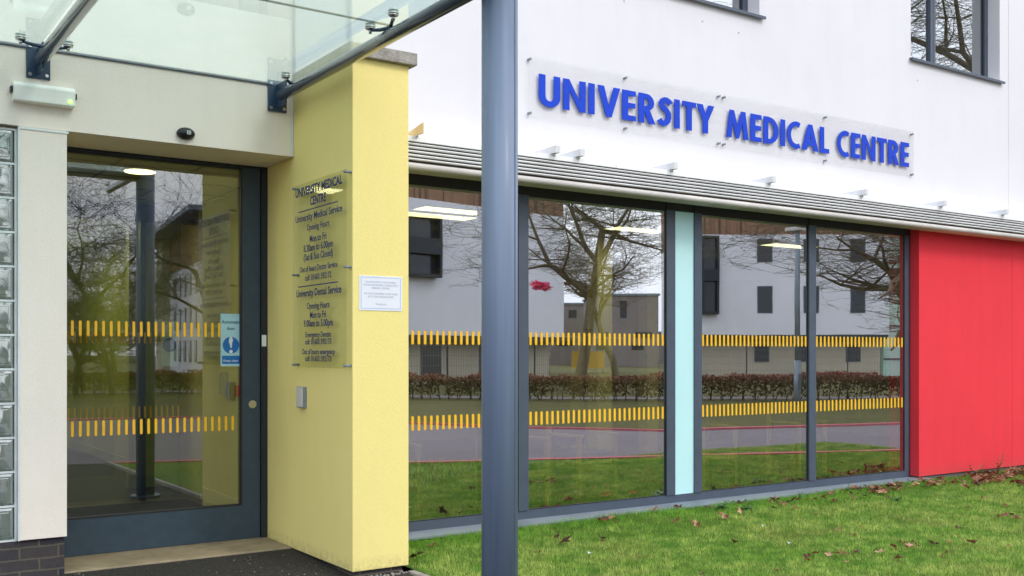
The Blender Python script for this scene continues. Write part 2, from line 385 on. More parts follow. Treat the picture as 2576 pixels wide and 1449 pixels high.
# ================================================================== GROUND AND SETTING
near = [(-30,-3.5),(-12,-1),(3,.5),(7.3,2.1),(10.5,3.3),(14,4.6),(25,7.2),(60,13),(160,30)]
far = [(-30,-17),(-12,-14),(7.5,-9),(10.6,-6),(12.2,-2.8),(14,-.5),(17.4,.35),(25,2.2),(60,8),(160,24)]
def interp(pl, X):
    for (a, b), (c, d) in zip(pl, pl[1:]):
        if X <= c: return b + (d-b)*(X-a)/(c-a)
    return pl[-1][1]
def gz(X, Y):
    """lawn height"""
    z = -1.468 - .035*min(1.6, max(0, 7.15-Y))
    return max(z, -1.53) + .006*math.sin(X*1.7+Y*2.3) + .004*math.sin(X*4.1-Y*3.3)
random.seed(4)
bm = bmesh.new()
vs = [bm.verts.new(p) for p in ((-900,-900,-1.56),(900,-900,-1.56),(900,900,-1.56),(-900,900,-1.56))]; bm.faces.new(vs)
struct(obj('ground', bm, 'verge'))
# lawn in front of the facade
X = np.arange(3.46, 60, .12); nY = 56
V = []; F = []
for i, x in enumerate(X):
    y0 = interp(near, x)+.17; y1 = 7.6 if x < 30 else y0+2
    for j in range(nY):
        y = y0 + (y1-y0)*j/(nY-1); V.append((x, y, gz(x, y)))
for i in range(len(X)-1):
    for j in range(nY-1):
        a = i*nY+j; F.append((a, a+nY, a+nY+1, a+1))
lawn = obj('lawn', pymesh('lawn', V, F, smooth=True), 'grassbase'); struct(lawn)
# road strip and its red kerbs
def strip(name, A, Bp, z, mat, th=None):
    bm = bmesh.new(); a = [bm.verts.new((x, y, z)) for x, y in A]; b = [bm.verts.new((x, y, z)) for x, y in Bp]
    for k in range(len(A)-1): bm.faces.new([a[k], a[k+1], b[k+1], b[k]])
    if th:
        bmesh.ops.recalc_face_normals(bm, faces=bm.faces)
        ext = bmesh.ops.extrude_face_region(bm, geom=list(bm.faces))
        for v in ext['geom']:
            if isinstance(v, bmesh.types.BMVert): v.co.z -= th
    return struct(obj(name, bm, mat))
xs = [-30,-12,-4,3,7.3,9,10.5,12.2,14,17.4,25,40,60,160]
strip('road', [(x, interp(far, x)) for x in xs], [(x, interp(near, x)) for x in xs], -1.545, 'road')
xk = [7.3,9,10.5,12.2,14,17.4,25,40,60]
strip('near_kerb', [(3.46, interp(near, 3.46))]+[(x, interp(near, x)) for x in xk], [(3.46, interp(near, 3.46)+.17)]+[(x, interp(near, x)+.17) for x in xk], -1.505, 'kerbred', .05)
xf = [-30,-12,7.5,10.6,12.2,14,17.4,25,60]
strip('far_kerb', [(x, interp(far, x)-.17) for x in xf], [(x, interp(far, x)) for x in xf], -1.505, 'kerbred', .05)
# forecourt asphalt in front of the entrance
V = []; F = []; nx, ny = 34, 56
for i in range(nx):
    for j in range(ny):
        x = -8 + 11.4*i/(nx-1); y0 = interp(near, x); y = y0 + (7.9-y0)*j/(ny-1)
        V.append((x, y, max(-1.462 - .04*max(0, 7.35-y), -1.53)))
for i in range(nx-1):
    for j in range(ny-1):
        a = i*ny+j; F.append((a, a+ny, a+ny+1, a+1))
struct(obj('forecourt', pymesh('forecourt', V, F, smooth=True), 'asphalt'))
struct(obj('concrete_edging', B(3.405, 3.458, .7, 6.27, -1.60, -1.492, bev=.006), 'conc'))
struct(obj('threshold_slab', B(1.36, 2.998, 7.34, 8.6, -1.60, -1.449, bev=.006), 'slab'))

# ================================================================== GRASS BLADES
rng = np.random.default_rng(7)
def vnoise(P, cell, seed):
    r_ = np.random.default_rng(seed); g_ = r_.random((256, 256)); q = P/cell + 100.5; i = np.floor(q).astype(int); f = q-i; f = f*f*(3-2*f); i %= 255
    a = g_[i[:,0], i[:,1]]*(1-f[:,0])+g_[i[:,0]+1, i[:,1]]*f[:,0]; b = g_[i[:,0], i[:,1]+1]*(1-f[:,0])+g_[i[:,0]+1, i[:,1]+1]*f[:,0]
    return a*(1-f[:,1])+b*f[:,1]
def grass(n, region, hmin, hmax, wd, name):
    P = region(n); n = len(P)
    zz = np.array([gz(x, y) for x, y in P])
    clump = np.sin(P[:,0]*2.1+1)*np.sin(P[:,1]*2.7) + .6*np.sin(P[:,0]*6.3+P[:,1]*5.1) + rng.normal(0, .35, n)
    nA, nB, nC, nD = vnoise(P, .9, 1), vnoise(P, .22, 2), vnoise(P, .07, 3), vnoise(P, .026, 4)
    h = rng.uniform(hmin, hmax, n)*(.35 + .4*nA + .6*nC + .8*nD)
    edge = np.clip((P[:,1]-6.75)/.4, 0, 1)*(P[:,0] < 10.7); h *= 1+.5*edge
    az = rng.uniform(0, 2*np.pi, n); lean = rng.uniform(.1, .9, n)*h; la = rng.uniform(0, 2*np.pi, n)
    wv = np.stack([np.cos(az), np.sin(az)], 1)*wd*rng.uniform(.6, 1.3, (n, 1))
    V = np.zeros((n, 3, 3)); V[:,0,:2] = P-wv; V[:,1,:2] = P+wv; V[:,0,2] = V[:,1,2] = zz-.004
    V[:,2,0] = P[:,0]+np.cos(la)*lean; V[:,2,1] = P[:,1]+np.sin(la)*lean; V[:,2,2] = zz+h
    g = np.array([.125,.30,.03]); y = np.array([.33,.38,.10]); d = np.array([.065,.17,.02]); br = np.array([.30,.21,.09])
    patch = .5+.5*np.sin(P[:,0]*1.3+2*np.sin(P[:,1]*.9))*np.sin(P[:,1]*1.9+.7)
    k = np.clip((nA*.35+nB*.6+nC*.55+patch*.1)*1.25-.50 + rng.normal(0, .2, n), 0, 1)[:,None]
    k = k*(1-.75*np.clip((P[:,1:2]-6.5)/.5, 0, 1))
    col = g*(1-k)+y*k; col = col*1.32*(.38+.3*nB+.45*nC+.62*nD)[:,None]; dd = (rng.random(n) < .2)[:,None]; col = np.where(dd, d, col)
    bb = (rng.random(n) < .03+.22*np.clip((vnoise(P, .35, 9)-.68)*4, 0, 1))[:,None]; col = np.where(bb, br, col)
    col = np.repeat(col[:,None,:], 3, 1); col[:,2] *= 1.15
    return obj(name, pymesh(name, V.reshape(-1,3), np.arange(n*3).reshape(n,3), col.reshape(-1,3)), 'blades')
def reg(n):
    P = np.stack([rng.uniform(3.47, 14.5, n), rng.uniform(3.0, 7.17, n)], 1)
    keep = P[:,1] > 6.0 - (P[:,0]-3.4)*.69
    dens = np.clip(9.0/(P[:,0]+3), .35, 1)
    return P[keep & (rng.random(n) < dens)]
g1 = grass(640000, reg, .010, .026, .0019, 'lawn_grass'); g1['kind'] = 'stuff'; g1['label'] = 'short green grass covering the lawn below the windows'
def reg2(n):
    P = np.stack([rng.uniform(4, 20, n), rng.uniform(1.9, 6.5, n)], 1)
    ne = np.array([interp(near, x)+.2 for x in P[:,0]])
    return P[(P[:,1] > ne) & (P[:,1] < np.maximum(6.0-(P[:,0]-3.4)*.69, np.where(P[:,0] > 14.5, 9, -9)))]
g2 = grass(60000, reg2, .03, .06, .005, 'verge_grass'); g2['kind'] = 'stuff'; g2['label'] = 'rougher grass along the road side of the lawn'

# ================================================================== MAIN BUILDING
YF = 7.2        # face of the white facade
YE = 7.3        # face of the entrance wall
YFR = 7.35      # face of the ground floor window frames
main = thing('medical_centre_building', 'white rendered building with a band of tall dark framed windows and red end wall', 'building', (7, 8, -1.47))
HZ = 1.462
def walls_with_holes(x0, x1, z0, z1, holes, y0, y1, bm):
    xs = sorted({x0, x1, *[h[0] for h in holes], *[h[1] for h in holes]}); zs = sorted({z0, z1, *[h[2] for h in holes], *[h[3] for h in holes]})
    grid = {}
    def solid(i, j):
        if not (0 <= i < len(xs)-1 and 0 <= j < len(zs)-1): return False
        cx, cz = (xs[i]+xs[i+1])/2, (zs[j]+zs[j+1])/2
        return not any(h[0] < cx < h[1] and h[2] < cz < h[3] for h in holes)
    def v(x, y, z):
        k = (round(x, 5), y, round(z, 5))
        if k not in grid: grid[k] = bm.verts.new(k)
        return grid[k]
    for i in range(len(xs)-1):
        for j in range(len(zs)-1):
            if not solid(i, j): continue
            a, b, c, d = xs[i], xs[i+1], zs[j], zs[j+1]
            bm.faces.new([v(a,y0,c), v(b,y0,c), v(b,y0,d), v(a,y0,d)]); bm.faces.new([v(a,y1,d), v(b,y1,d), v(b,y1,c), v(a,y1,c)])
            if not solid(i-1, j): bm.faces.new([v(a,y0,c), v(a,y0,d), v(a,y1,d), v(a,y1,c)])
            if not solid(i+1, j): bm.faces.new([v(b,y0,d), v(b,y0,c), v(b,y1,c), v(b,y1,d)])
            if not solid(i, j-1): bm.faces.new([v(b,y0,c), v(a,y0,c), v(a,y1,c), v(b,y1,c)])
            if not solid(i, j+1): bm.faces.new([v(a,y0,d), v(b,y0,d), v(b,y1,d), v(a,y1,d)])
UW = [(6.05, 7.93, 3.40, 4.75), (10.44, 12.26, 3.385, 4.75)]
bm = bmesh.new()
walls_with_holes(3.425, 16.0, HZ, 7.5, UW, YF, YF+.35, bm)
obj('wall', bm, 'white', main)
obj('side_wall', B(15.7, 16.0, YF+.352, 20, -1.56, 7.5), 'white', main)
obj('side_wall', B(2.9975, 3.4245, 7.252, 20, 1.99, 7.5), 'white', main)
obj('roof', B(-6, 16.05, YF-.02, 20, 7.5005, 7.7), 'roof', main)
# hairline movement joint in the render right of the upper window
jx = XY(2537, YF)
obj('movement_joint', B(jx-.003, jx+.003, YF-.002, YF+.002, 1.75, 7.5), 'alugrey', main)
# upper windows
for k, (a, b, c, d) in enumerate(UW):
    yf = 7.355
    f = bmesh.new(); m = .065
    box(f, a, a+m, yf, yf+.07, c+m, d-m); box(f, b-m, b, yf, yf+.07, c+m, d-m)
    box(f, a, b, yf, yf+.07, c, c+m); box(f, a, b, yf, yf+.07, d-m, d)
    mu = XY(2347, yf) if k == 1 else a+.55
    box(f, mu-.05, mu-.004, yf-.002, yf+.07, c+m, d-m); box(f, mu+.004, mu+.05, yf-.002, yf+.07, c+m, d-m); box(f, mu-.004, mu+.004, yf+.02, yf+.07, c+m, d-m)
    fr = obj('window', f, 'grey', main); fr['label'] = 'upper window above the letters of the first sign panel' if k == 0 else 'upper window at the right end with a bare tree mirrored in it'
    obj('pane', B((a+m, mu-.05, yf+.03, yf+.04, c+m, d-m), (mu+.05, b-m, yf+.03, yf+.04, c+m, d-m)), 'upwin', fr)
    obj('rubber_seal', B((mu+.05, b-m, yf+.024, yf+.0295, c+m, c+m+.008), (b-m-.012, b-m, yf+.022, yf+.0295, c+m+.008, d-m)), 'rubber', fr)
    s = bmesh.new(); box(s, a-.03, b+.05, YF-.045, YF-.0335, c-.028, c+.002, .002); box(s, a-.03, a+.0, YF-.0335, YF-.001, c-.008, c+.002); box(s, b, b+.05, YF-.0335, YF-.001, c-.008, c+.002); box(s, a, b, YF-.0335, yf+.0, c-.008, c-.0005)
    obj('window_sill', s, 'grey', fr)
    rm = bmesh.new(); box(rm, a-.6, b+.6, yf+2.5, yf+2.6, c-.8, d+.6); obj('room_wall', rm, 'olive', fr)
# lintel wall over the entrance, stub wall beside the glass blocks
bm = bmesh.new()
LZ = 1.474
box(bm, -6, 2.996, YE, YE+.66, LZ, 7.5)
obj('lintel_wall', bm, 'entry', main)
obj('lintel_corner_bead', B(2.975, 2.9965, YE-.004, YE+.002, LZ+.0, 2.0), 'whitep', main)
px0, px1 = XY(48, YE-.012), XY(168.5, YE-.012)
obj('entrance_side_wall', B(px0, px1, YE-.012, YE+.5, onY(110, 1354, YE).z, LZ-.004, bev=.003), 'entry', main)
obj('wall_trim', B((px0+.004, px1+.01, YE-.018, YE-.0125, LZ-.022, LZ-.008), (px0-.006, px0+.004, YE-.018, YE+.02, -1.208, LZ-.008)), 'whitep', main)
obj('plinth', B(-6, XY(162, YE+.02), YE+.02, YE+.6, -1.62, -1.2185), 'brick', main)
# glass block panel
gb = bpy.data.objects.new('glass_block_panel', None); C.objects.link(gb); gb.parent = main; gb.location = Vector((.6, YE+.03, -1.2)) - main.location
pitch = (LZ-.02+1.205)/12
gbm = bmesh.new(); rightx = px0-.02
for k in range(13): box(gbm, rightx-2*pitch*1.0-.6, rightx+.014, YE+.035, YE+.10, -1.208+k*pitch-.007, -1.208+k*pitch+.007)
for k in range(4): box(gbm, rightx-k*pitch-.007+.007, rightx-k*pitch+.007+.007, YE+.0355, YE+.0995, -1.2, LZ-.024)
obj('mortar_grid', gbm, 'whitep', gb)
proto = bmesh.new(); h = pitch/2-.008
box(proto, -h, h, -.04, .04, -h, h, .018)
box(proto, -h+.028, h-.028, -.046, -.036, -h+.028, h-.028, .004)
pm = bpy.data.meshes.new('glass_block'); proto.to_mesh(pm); proto.free(); pm.materials.append(M['block'])
for c_ in range(3):
    for k in range(12):
        o = bpy.data.objects.new('glass_block', pm); C.objects.link(o); o.parent = gb
        o.location = Vector((rightx-pitch/2-c_*pitch+.0, YE+.065, -1.208+(k+.5)*pitch)) - (main.location + gb.location)
# ---------------------------------------------------------------- ground floor window band
fx = lambda x: XY(x, YFR)
FZ0, FZ1 = -1.437, HZ-.004
wb = bpy.data.objects.new('window_band', None); C.objects.link(wb); wb.parent = main; wb.location = Vector((7, YFR, -1.43)) - main.location
panes = [(3.47, fx(1216)), (fx(1328), fx(1676)), (fx(1764), fx(2034)), (fx(2051), fx(2276))]
cy0, cy1 = fx(1697), fx(1746)
GT, GB = onY(1400, 499, YFR).z, onY(1400, 1279, YFR).z
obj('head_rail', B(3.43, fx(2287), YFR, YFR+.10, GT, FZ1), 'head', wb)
obj('bottom_rail', B(3.43, fx(2287), YFR, YFR+.10, FZ0, FZ0+.075), 'grey', wb)
mull = [(fx(1216), fx(1303)-.02, .0), (fx(1303)+.0, fx(1328), .012), (fx(1676), fx(1697), .012), (fx(1746), fx(1764), .012), (fx(2034), fx(2051), .012), (fx(2276), fx(2287), .004)]
for k, (a, b, pr) in enumerate(mull):
    obj('mullion', B(a, b, YFR-pr, YFR+.1, FZ0+.0752, GT-.0002, bev=.002), 'grey' if k else 'dark', wb)
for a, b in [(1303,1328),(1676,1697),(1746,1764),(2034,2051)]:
    obj('mullion_shade_plate', B(fx(a)+.002, fx(b)-.002, YFR-.010, YFR-.0005, GT, FZ1-.004), 'head', wb)  # thin dark plates carry the louvre's shade across the mullion tops
stripe_n = [12, 27, 27, 24]
def stripes(bm, a, b, n, zlo, zhi, y, wfrac=.42, x_off=0):
    p = (b-a)/n; wd = min(p*wfrac, .027)
    for k in range(n):
        cx = a + (k+.5)*p; r = wd/2; pts = []
        for q in range(9):
            th = math.pi*q/8; pts.append((cx + r*math.cos(th), zhi-r + r*math.sin(th)))
        for q in range(9):
            th = math.pi + math.pi*q/8; pts.append((cx + r*math.cos(th), zlo+r + r*math.sin(th)))
        prism(bm, pts, lambda p_: (p_[0], y, p_[1]), lambda p_: (p_[0], y+.0012, p_[1]))
lab = ['pane between the yellow pier and the grey post', 'pane just right of the grey post', 'pane right of the pale cyan strip', 'pane next to the red wall']
for k, (a, b) in enumerate(panes):
    pn = obj('glass_pane', B(a, b, GF, GF+.012, FZ0+.075, GT), 'win', wb); pn['label'] = lab[k]
    n = stripe_n[k]; sa, sb = (XY(1030, GF), b-.01) if k == 0 else (a+.006, b-.006)
    for zlo, zhi in ((.075, .19), (-.625, -.505)):
        bm = bmesh.new(); stripes(bm, sa, sb, n, zlo, zhi, GF-.0018); obj('warning_stripes', bm, 'stripe', pn)
    obj('glazing_gasket', B((a, b, GF-.007, GF-.0006, FZ0+.0752, FZ0+.083), (a, b, GF-.007, GF-.0006, GT-.008, GT-.0002), (a, a+.005, GF-.007, GF-.0006, FZ0+.083, GT-.008), (b-.005, b, GF-.007, GF-.0006, FZ0+.083, GT-.008)), 'rubber', pn)
cp = obj('cyan_panel', B(cy0, cy1, GF-.005, GF+.02, FZ0+.075, GT), 'cyan', wb)
obj('corner_reveal', B(fx(2287)+.0005, fx(2290), YFR+.0, YFR+.1, FZ0, FZ1), 'dark', wb)
s = bmesh.new(); prism(s, [(7.135,-1.464),(7.135,-1.448),(7.349,-1.4375),(7.349,-1.475),(7.15,-1.475)], lambda p: (3.43, *p), lambda p: (fx(2306), *p))
obj('window_sill', s, 'sill', wb)
for x in (fx(1310), fx(2045)): obj('sill_joint', B(x-.02, x+.02, 7.13, 7.1345, -1.466, -1.446), 'conc', wb)
obj('wall_under_sill', B(3.43, fx(2292), 7.19, 7.5, -1.62, -1.476), 'cbrick', main)
# red rendered wall
RX = fx(2290); YR = 7.235
jr = XY(2546, YR)
for a, b in ((RX, jr-.003), (jr+.003, 16)): obj('red_wall', B(a, b, YR, YR+.4, -1.425, HZ-.002), 'red', main)
obj('red_wall_joint', B(jr-.0029, jr+.0029, YR+.006, YR+.4, -1.42, HZ-.004), 'gap', main)
obj('red_wall_plinth', B(RX+.03, 16, YR+.03, YR+.4, -1.62, -1.4255), 'cbrick', main)
# interior shell of the waiting room
sh = bmesh.new()
box(sh, 3.56, 18, 7.56, 15.2, -1.56, -1.452)
obj('floor_inside', sh, 'ifloor', main)
obj('ceiling_inside', B(3.56, 18, 7.56, 15.2, 1.462, 1.52), 'iceil', main)
for q in ((3.44, 3.55, 7.96, 15.0), (3.44, 18, 15.0, 15.2), (17.8, 18, 7.56, 15)): obj('room_wall', B(*q, -1.45, 1.46), 'olive', main)
for q in ((XY(1503, 10.0), XY(1540, 10.0), 10.0, 10.2), (XY(1628, 11.5), XY(1655, 11.5), 11.5, 11.7), (9.6, 9.85, 12.5, 12.75)): obj('room_column', B(*q, -1.45, 1.46), 'olive', main)
obj('blind_box', B(3.45, 10.6, 7.47, 7.53, GT-.01, 1.46), 'alugrey', main)

# ---------------------------------------------------------------- entrance door (thing part > sub-parts)
YD = 7.85
door = bpy.data.objects.new('entrance_door', None); C.objects.link(door); door.parent = main; door.location = Vector((2.2, YD, -1.449)) - main.location
dxL, dxR = .70, XY(609, YD); dzT, dzB = onY(608, 423, YD).z, onY(608, 1271, YD).z
dS = XY(654, YD)
obj('door_leaf_frame', B((dxL, dS, YD, YD+.05, -1.446, dzB), (dxR, dS, YD, YD+.05, dzB, dzT), (dxL, dS, YD, YD+.05, dzT, dzT+.008)), 'doorblue', door)
obj('door_frame', B((dS+.004, 2.998, YD-.02, YD+.09, -1.448, LZ-.002), (dxL, dS, YD+.052, YD+.09, dzT+.01, LZ-.002), (dxL, dS+.004, YD-.012, YD+.05, dzT+.009, LZ-.002)), 'dark', door)
dg_ = obj('glass_pane', B(dxL, dxR, GD, GD+.01, dzB, dzT), 'doorg', door)
bm = bmesh.new(); dp = .0533
a0 = XY(172, GD); n = int((dxR-a0)/dp)
bm.free()
for zlo, zhi in ((.128, .240), (-.597, -.483)):
    bm = bmesh.new(); stripes(bm, a0-dp*2, a0-dp*2+(n+2)*dp, n+2, zlo, zhi, GD-.0018, .36); obj('warning_stripes', bm, 'stripe', dg_)
obj('glazing_gasket', B((dxL, dxR, GD-.034, GD-.0006, dzB+.0002, dzB+.01), (dxR-.012, dxR, GD-.034, GD-.0006, dzB+.01, dzT-.01), (dxL, dxR, GD-.034, GD-.0006, dzT-.012, dzT-.0002)), 'rubber', door)
lk = onY(635, 1017, YD); obj('lock_disc', T((lk.x, YD-.006, lk.z), (lk.x, YD, lk.z), .031, n=24), 'steel', door)
mp_ = onY(664, 857, YD-.02); obj('maker_plate', B(mp_.x-.018, mp_.x+.018, YD-.0225, YD-.0202, mp_.z-.045, mp_.z+.045), 'whitep', door)
# safety sticker on the pane
st = bpy.data.objects.new('safety_sticker', None)
s0, s1 = onY(555, 789, GD-.003), onY(606.5, 921, GD-.003)
ys = GD-.003
stick = obj('safety_sticker', B(s0.x, s1.x, ys, ys+.0010, s1.z, s0.z), 'stickpale', door); bpy.data.objects.remove(st)
def placed(bm, cx, cz, y): return on_plane(bm, Vector((cx, y, cz)), EX, EZ, -EY)
scx, sw, shh = (s0.x+s1.x)/2, s1.x-s0.x, s0.z-s1.z
tx = placed(text_bm('Automatic', .026, sw*.90, .02, .0004), scx, s0.z-.075, ys-.0006)
t2 = placed(text_bm('door', .026, sw*.40, .02, .0004), scx, s0.z-.125, ys-.0006)
me = bpy.data.meshes.new('q'); obj('sticker_text', t2, 'sticktext', door)
d = T((scx, ys-.0014, s0.z-shh*.60), (scx, ys-.0002, s0.z-shh*.60), sw*.40, n=40)
obj('sticker_text', tx, 'sticktext', door)
box(d, s0.x+.012, s1.x-.012, ys-.0014, ys-.0002, s1.z+.018, s1.z+shh*.20)
obj('sticker_emblem', d, 'stickblue', door)
e = bmesh.new(); ez = s0.z-shh*.60
ov = [(.017*math.cos(a)*(1.0 if math.sin(a) > 0 else .55)+scx, ez+.022+.045*math.sin(a)) for a in [2*math.pi*k/20 for k in range(20)]]
prism(e, ov, lambda p: (p[0], ys-.0026, p[1]), lambda p: (p[0], ys-.0015, p[1]))
tube(e, (scx, ys-.0026, ez-.049), (scx, ys-.0015, ez-.049), .014, n=16)
kc = placed(text_bm('Keep clear', .018, sw*.72, .01, .0004), scx, s1.z+.035, ys-.0020); obj('sticker_caption', kc, 'whitep', door)
obj('sticker_symbol', e, 'whitep', door)
# lobby behind the door
for q in ((3.25, 3.36, 7.96, 10.26), (.5, .62, 8.0, 17), (2.85, 3.40, 11.5, 11.62), (3.36, 3.43, 12.85, 17), (.62, 3.36, 16.9, 17), (3.3605, 3.4385, 7.96, 12.84)):
    obj('lobby_wall', B(*q, -1.45, 1.474), 'olive', main)
for q in ((3.23, 3.2498, 7.96, 10.27), (2.84, 3.36, 11.48, 11.4998), (3.34, 3.3598, 12.84, 16.9), (3.34, 3.43, 12.82, 12.8398), (.6202, .64, 8.0, 16.9)):
    obj('lobby_skirting', B(*q, -1.449, -1.33), 'iceil', main)
obj('lobby_floor', B(.5, 3.43, 8.605, 17, -1.56, -1.451), 'ifloor', main)
obj('entrance_mat', B(.7, 3.1, 8.30, 10.3, -1.448, -1.440), 'imat', main)
obj('lobby_ceiling', B(.5, 3.43, 7.97, 17, 1.4745, 1.52), 'iceil', main)
cg = bmesh.new()
for k in range(13): box(cg, .62, 3.24, 8.3+k*.6, 8.32+k*.6, 1.468, 1.4743)
for k in range(5): box(cg, .75+k*.6, .77+k*.6, 8.1, 15.8, 1.4675, 1.4738)
obj('ceiling_grid', cg, 'bgrey', main)
YI = 10.4; xi = XY(356, YI)
inn = bpy.data.objects.new('inner_door', None); C.objects.link(inn); inn.parent = main; inn.location = Vector((2, YI, -1.45)) - main.location
obj('inner_frame', B((xi-.02, xi+.03, YI-.04, YI+.04, -1.44, 1.30), (.62, 3.24, YI-.05, YI+.05, 1.30, 1.46)), 'dark', inn)
ig = obj('inner_pane', B(.62, xi-.021, YI+.0, YI+.008, -1.44, 1.299), 'inner', inn)
bm = bmesh.new(); stripes(bm, .7, XY(452, YI), int((XY(452, YI)-.7)/.053), -.63, -.51, YI-.045, .36); obj('inner_stripes', bm, 'stripe', inn)
bm = bmesh.new(); stripes(bm, .7, XY(452, YI), int((XY(452, YI)-.7)/.053), .10, .21, YI-.045, .36); obj('inner_stripes', bm, 'stripe', inn)
obj('inner_leaf', B(.7, XY(452, YI), YI-.043, YI-.037, -1.40, 1.295), 'inner', inn)
ia, ib = onY(407, 853, YI-.045), onY(446, 916, YI-.045)
obj('inner_sticker', B(ia.x, ib.x, YI-.0460, YI-.0445, ib.z-.02, ia.z+.18), 'stickpale', inn)
cxi = (ia.x+ib.x)/2
obj('inner_sticker_emblem', T((cxi, YI-.048, ia.z-.06), (cxi, YI-.0465, ia.z-.06), .068, n=32), 'stickblue', inn)
def on_wall(x, y, X_): return onX(x, y, X_)
pz = on_wall(568, 965, 3.25)
obj('door_switch', B((3.225, 3.249, pz.y-.07, pz.y+.05, pz.z-.11, pz.z+.11), (3.20, 3.2248, pz.y-.035, pz.y+.045, pz.z-.10, pz.z+.10)), 'sill', main)
pz = on_wall(603, 983, 3.25)
obj('fire_call_point', B(3.22, 3.249, pz.y-.05, pz.y+.05, pz.z-.05, pz.z+.05), 'red', main)
def lamp_light(name, loc, size, power, col=(1,.93,.7)):
    l = bpy.data.lights.new(name, 'AREA'); l.shape = 'SQUARE'; l.size = size; l.energy = power; l.color = col
    o = bpy.data.objects.new(name, l); C.objects.link(o); o.location = loc; return o
dl = onY(352, 440, 8.45)
lamp = thing('downlight', 'round lit downlight in the lobby ceiling behind the entrance door', 'light', (dl.x, 8.45, 1.468))
obj('lamp_rim', T((dl.x, 8.45, 1.448), (dl.x, 8.45, 1.4675), .14, .145, 32), 'steel', lamp)
obj('lamp_glow', T((dl.x, 8.45, 1.444), (dl.x, 8.45, 1.4478), .115, .12, 32), 'down', lamp)
l_ = lamp_light('downlight_lamp', (0, 0, -.03), .3, 5, (1,.9,.62)); l_.parent = lamp
for Y_, lb in ((12.2, 'second lobby downlight just beyond the inner door'), (14.6, 'third lobby downlight far down the corridor')):
    t_ = thing('downlight', lb, 'light', (2.2, Y_, 1.468))
    obj('lamp_glow', T((2.2, Y_, 1.452), (2.2, Y_, 1.467), .115, .12, 32), 'down', t_); l_ = lamp_light('downlight_lamp', (0, 0, -.02), .3, 14, (1,.9,.62)); l_.parent = t_
# ceiling lights in the waiting room
def cpanel(x, y, zc=1.455): 
    a, b, c = ray(x, y); t = zc/c; return a*t, b*t
cl = [(1100, 543, 'lit ceiling panel above the pane beside the yellow pier, lower of two'), (1145, 530, 'lit ceiling panel above the pane beside the yellow pier, upper of two'),
      (1608, 578, 'lit ceiling panel seen through the pane right of the grey post'), (1985, 618, 'lit ceiling panel seen behind the mullion beside the last pane'),
      (1897, 718, 'small far ceiling panel seen low in the third pane'), (1590, 590, 'long ceiling panel just below another one, right of the grey post')]
for x, y, lb in cl[:5]:
    cx, cyy = cpanel(x, y)
    t = thing('ceiling_light', lb, 'light', (cx, cyy, 1.46), 'recessed ceiling lights in the waiting room')
    a, c = .44, .16
    obj('light_rim', B((cx-a, cx+a, cyy-c, cyy-c+.015, 1.448, 1.461), (cx-a, cx+a, cyy+c-.015, cyy+c, 1.448, 1.461), (cx-a, cx-a+.015, cyy-c+.015, cyy+c-.015, 1.448, 1.461), (cx+a-.015, cx+a, cyy-c+.015, cyy+c-.015, 1.448, 1.461)), 'alu', t)
    obj('diffuser', B(cx-a+.0155, cx+a-.0155, cyy-c+.0155, cyy+c-.0155, 1.452, 1.4608), 'panel', t)
    l_ = lamp_light('ceiling_lamp', (0, 0, -.012), .55, 9); l_.parent = t
# waiting room furniture close to the glass
def chair(cx, cy, rz, label):
    t = thing('waiting_chair', label, 'chair', (cx, cy, -1.452), 'wooden chairs inside the waiting room'); t.rotation_euler.z = rz
    def add(nm, bm, mat):
        me = bpy.data.meshes.new(nm); bmesh.ops.recalc_face_normals(bm, faces=bm.faces); bm.to_mesh(me); bm.free(); me.materials.append(M[mat])
        o = bpy.data.objects.new(nm, me); C.objects.link(o); o.parent = t
    for sx in (-.25, .25):
        add('leg', B(sx-.018, sx+.018, -.25, -.21, 0, .62), 'wood'); add('leg', B(sx-.018, sx+.018, .20, .24, 0, .86), 'wood')
        add('armrest', B(sx-.025, sx+.025, -.27, .20, .6205, .645, bev=.004), 'wood')
    add('seat', B(-.228, .228, -.24, .22, .38, .46, bev=.02), 'seat'); add('backrest', B(-.228, .228, .165, .198, .50, .86, bev=.012), 'seat')
    add('rail', B(-.231, .231, -.238, -.222, .28, .34), 'wood')
chair(5.62, 8.25, 0, 'wooden chair inside, nearest to the glass right of the grey post')
chair(6.55, 8.35, .1, 'wooden chair inside, left of the pale cyan strip')
chair(4.25, 8.3, -.1, 'wooden chair inside behind the pane beside the yellow pier')
chair(8.35, 8.4, 0, 'wooden chair inside behind the third pane')
chair(9.9, 8.4, .1, 'wooden chair inside behind the pane next to the red wall')

# ================================================================== YELLOW PIER
pier = thing('yellow_pier', 'tall yellow rendered pier projecting beside the entrance door', 'pier', (3.2, 6.8, -1.47))
PY0 = 6.29; PX1 = XY(1028, PY0)
obj('pier_wall', B(3.0, PX1, PY0, 7.95, -1.458, 1.985, bev=.004), 'yellow', pier)
obj('pier_plinth', B(3.03, PX1-.035, PY0+.03, 7.9, -1.62, -1.4585), 'brick', pier)
cpz = 1.9855
bm = bmesh.new(); box(bm, 2.96, PX1+.045, PY0-.045, 7.25, cpz, cpz+.085, .006)
obj('coping', bm, 'conc', pier)

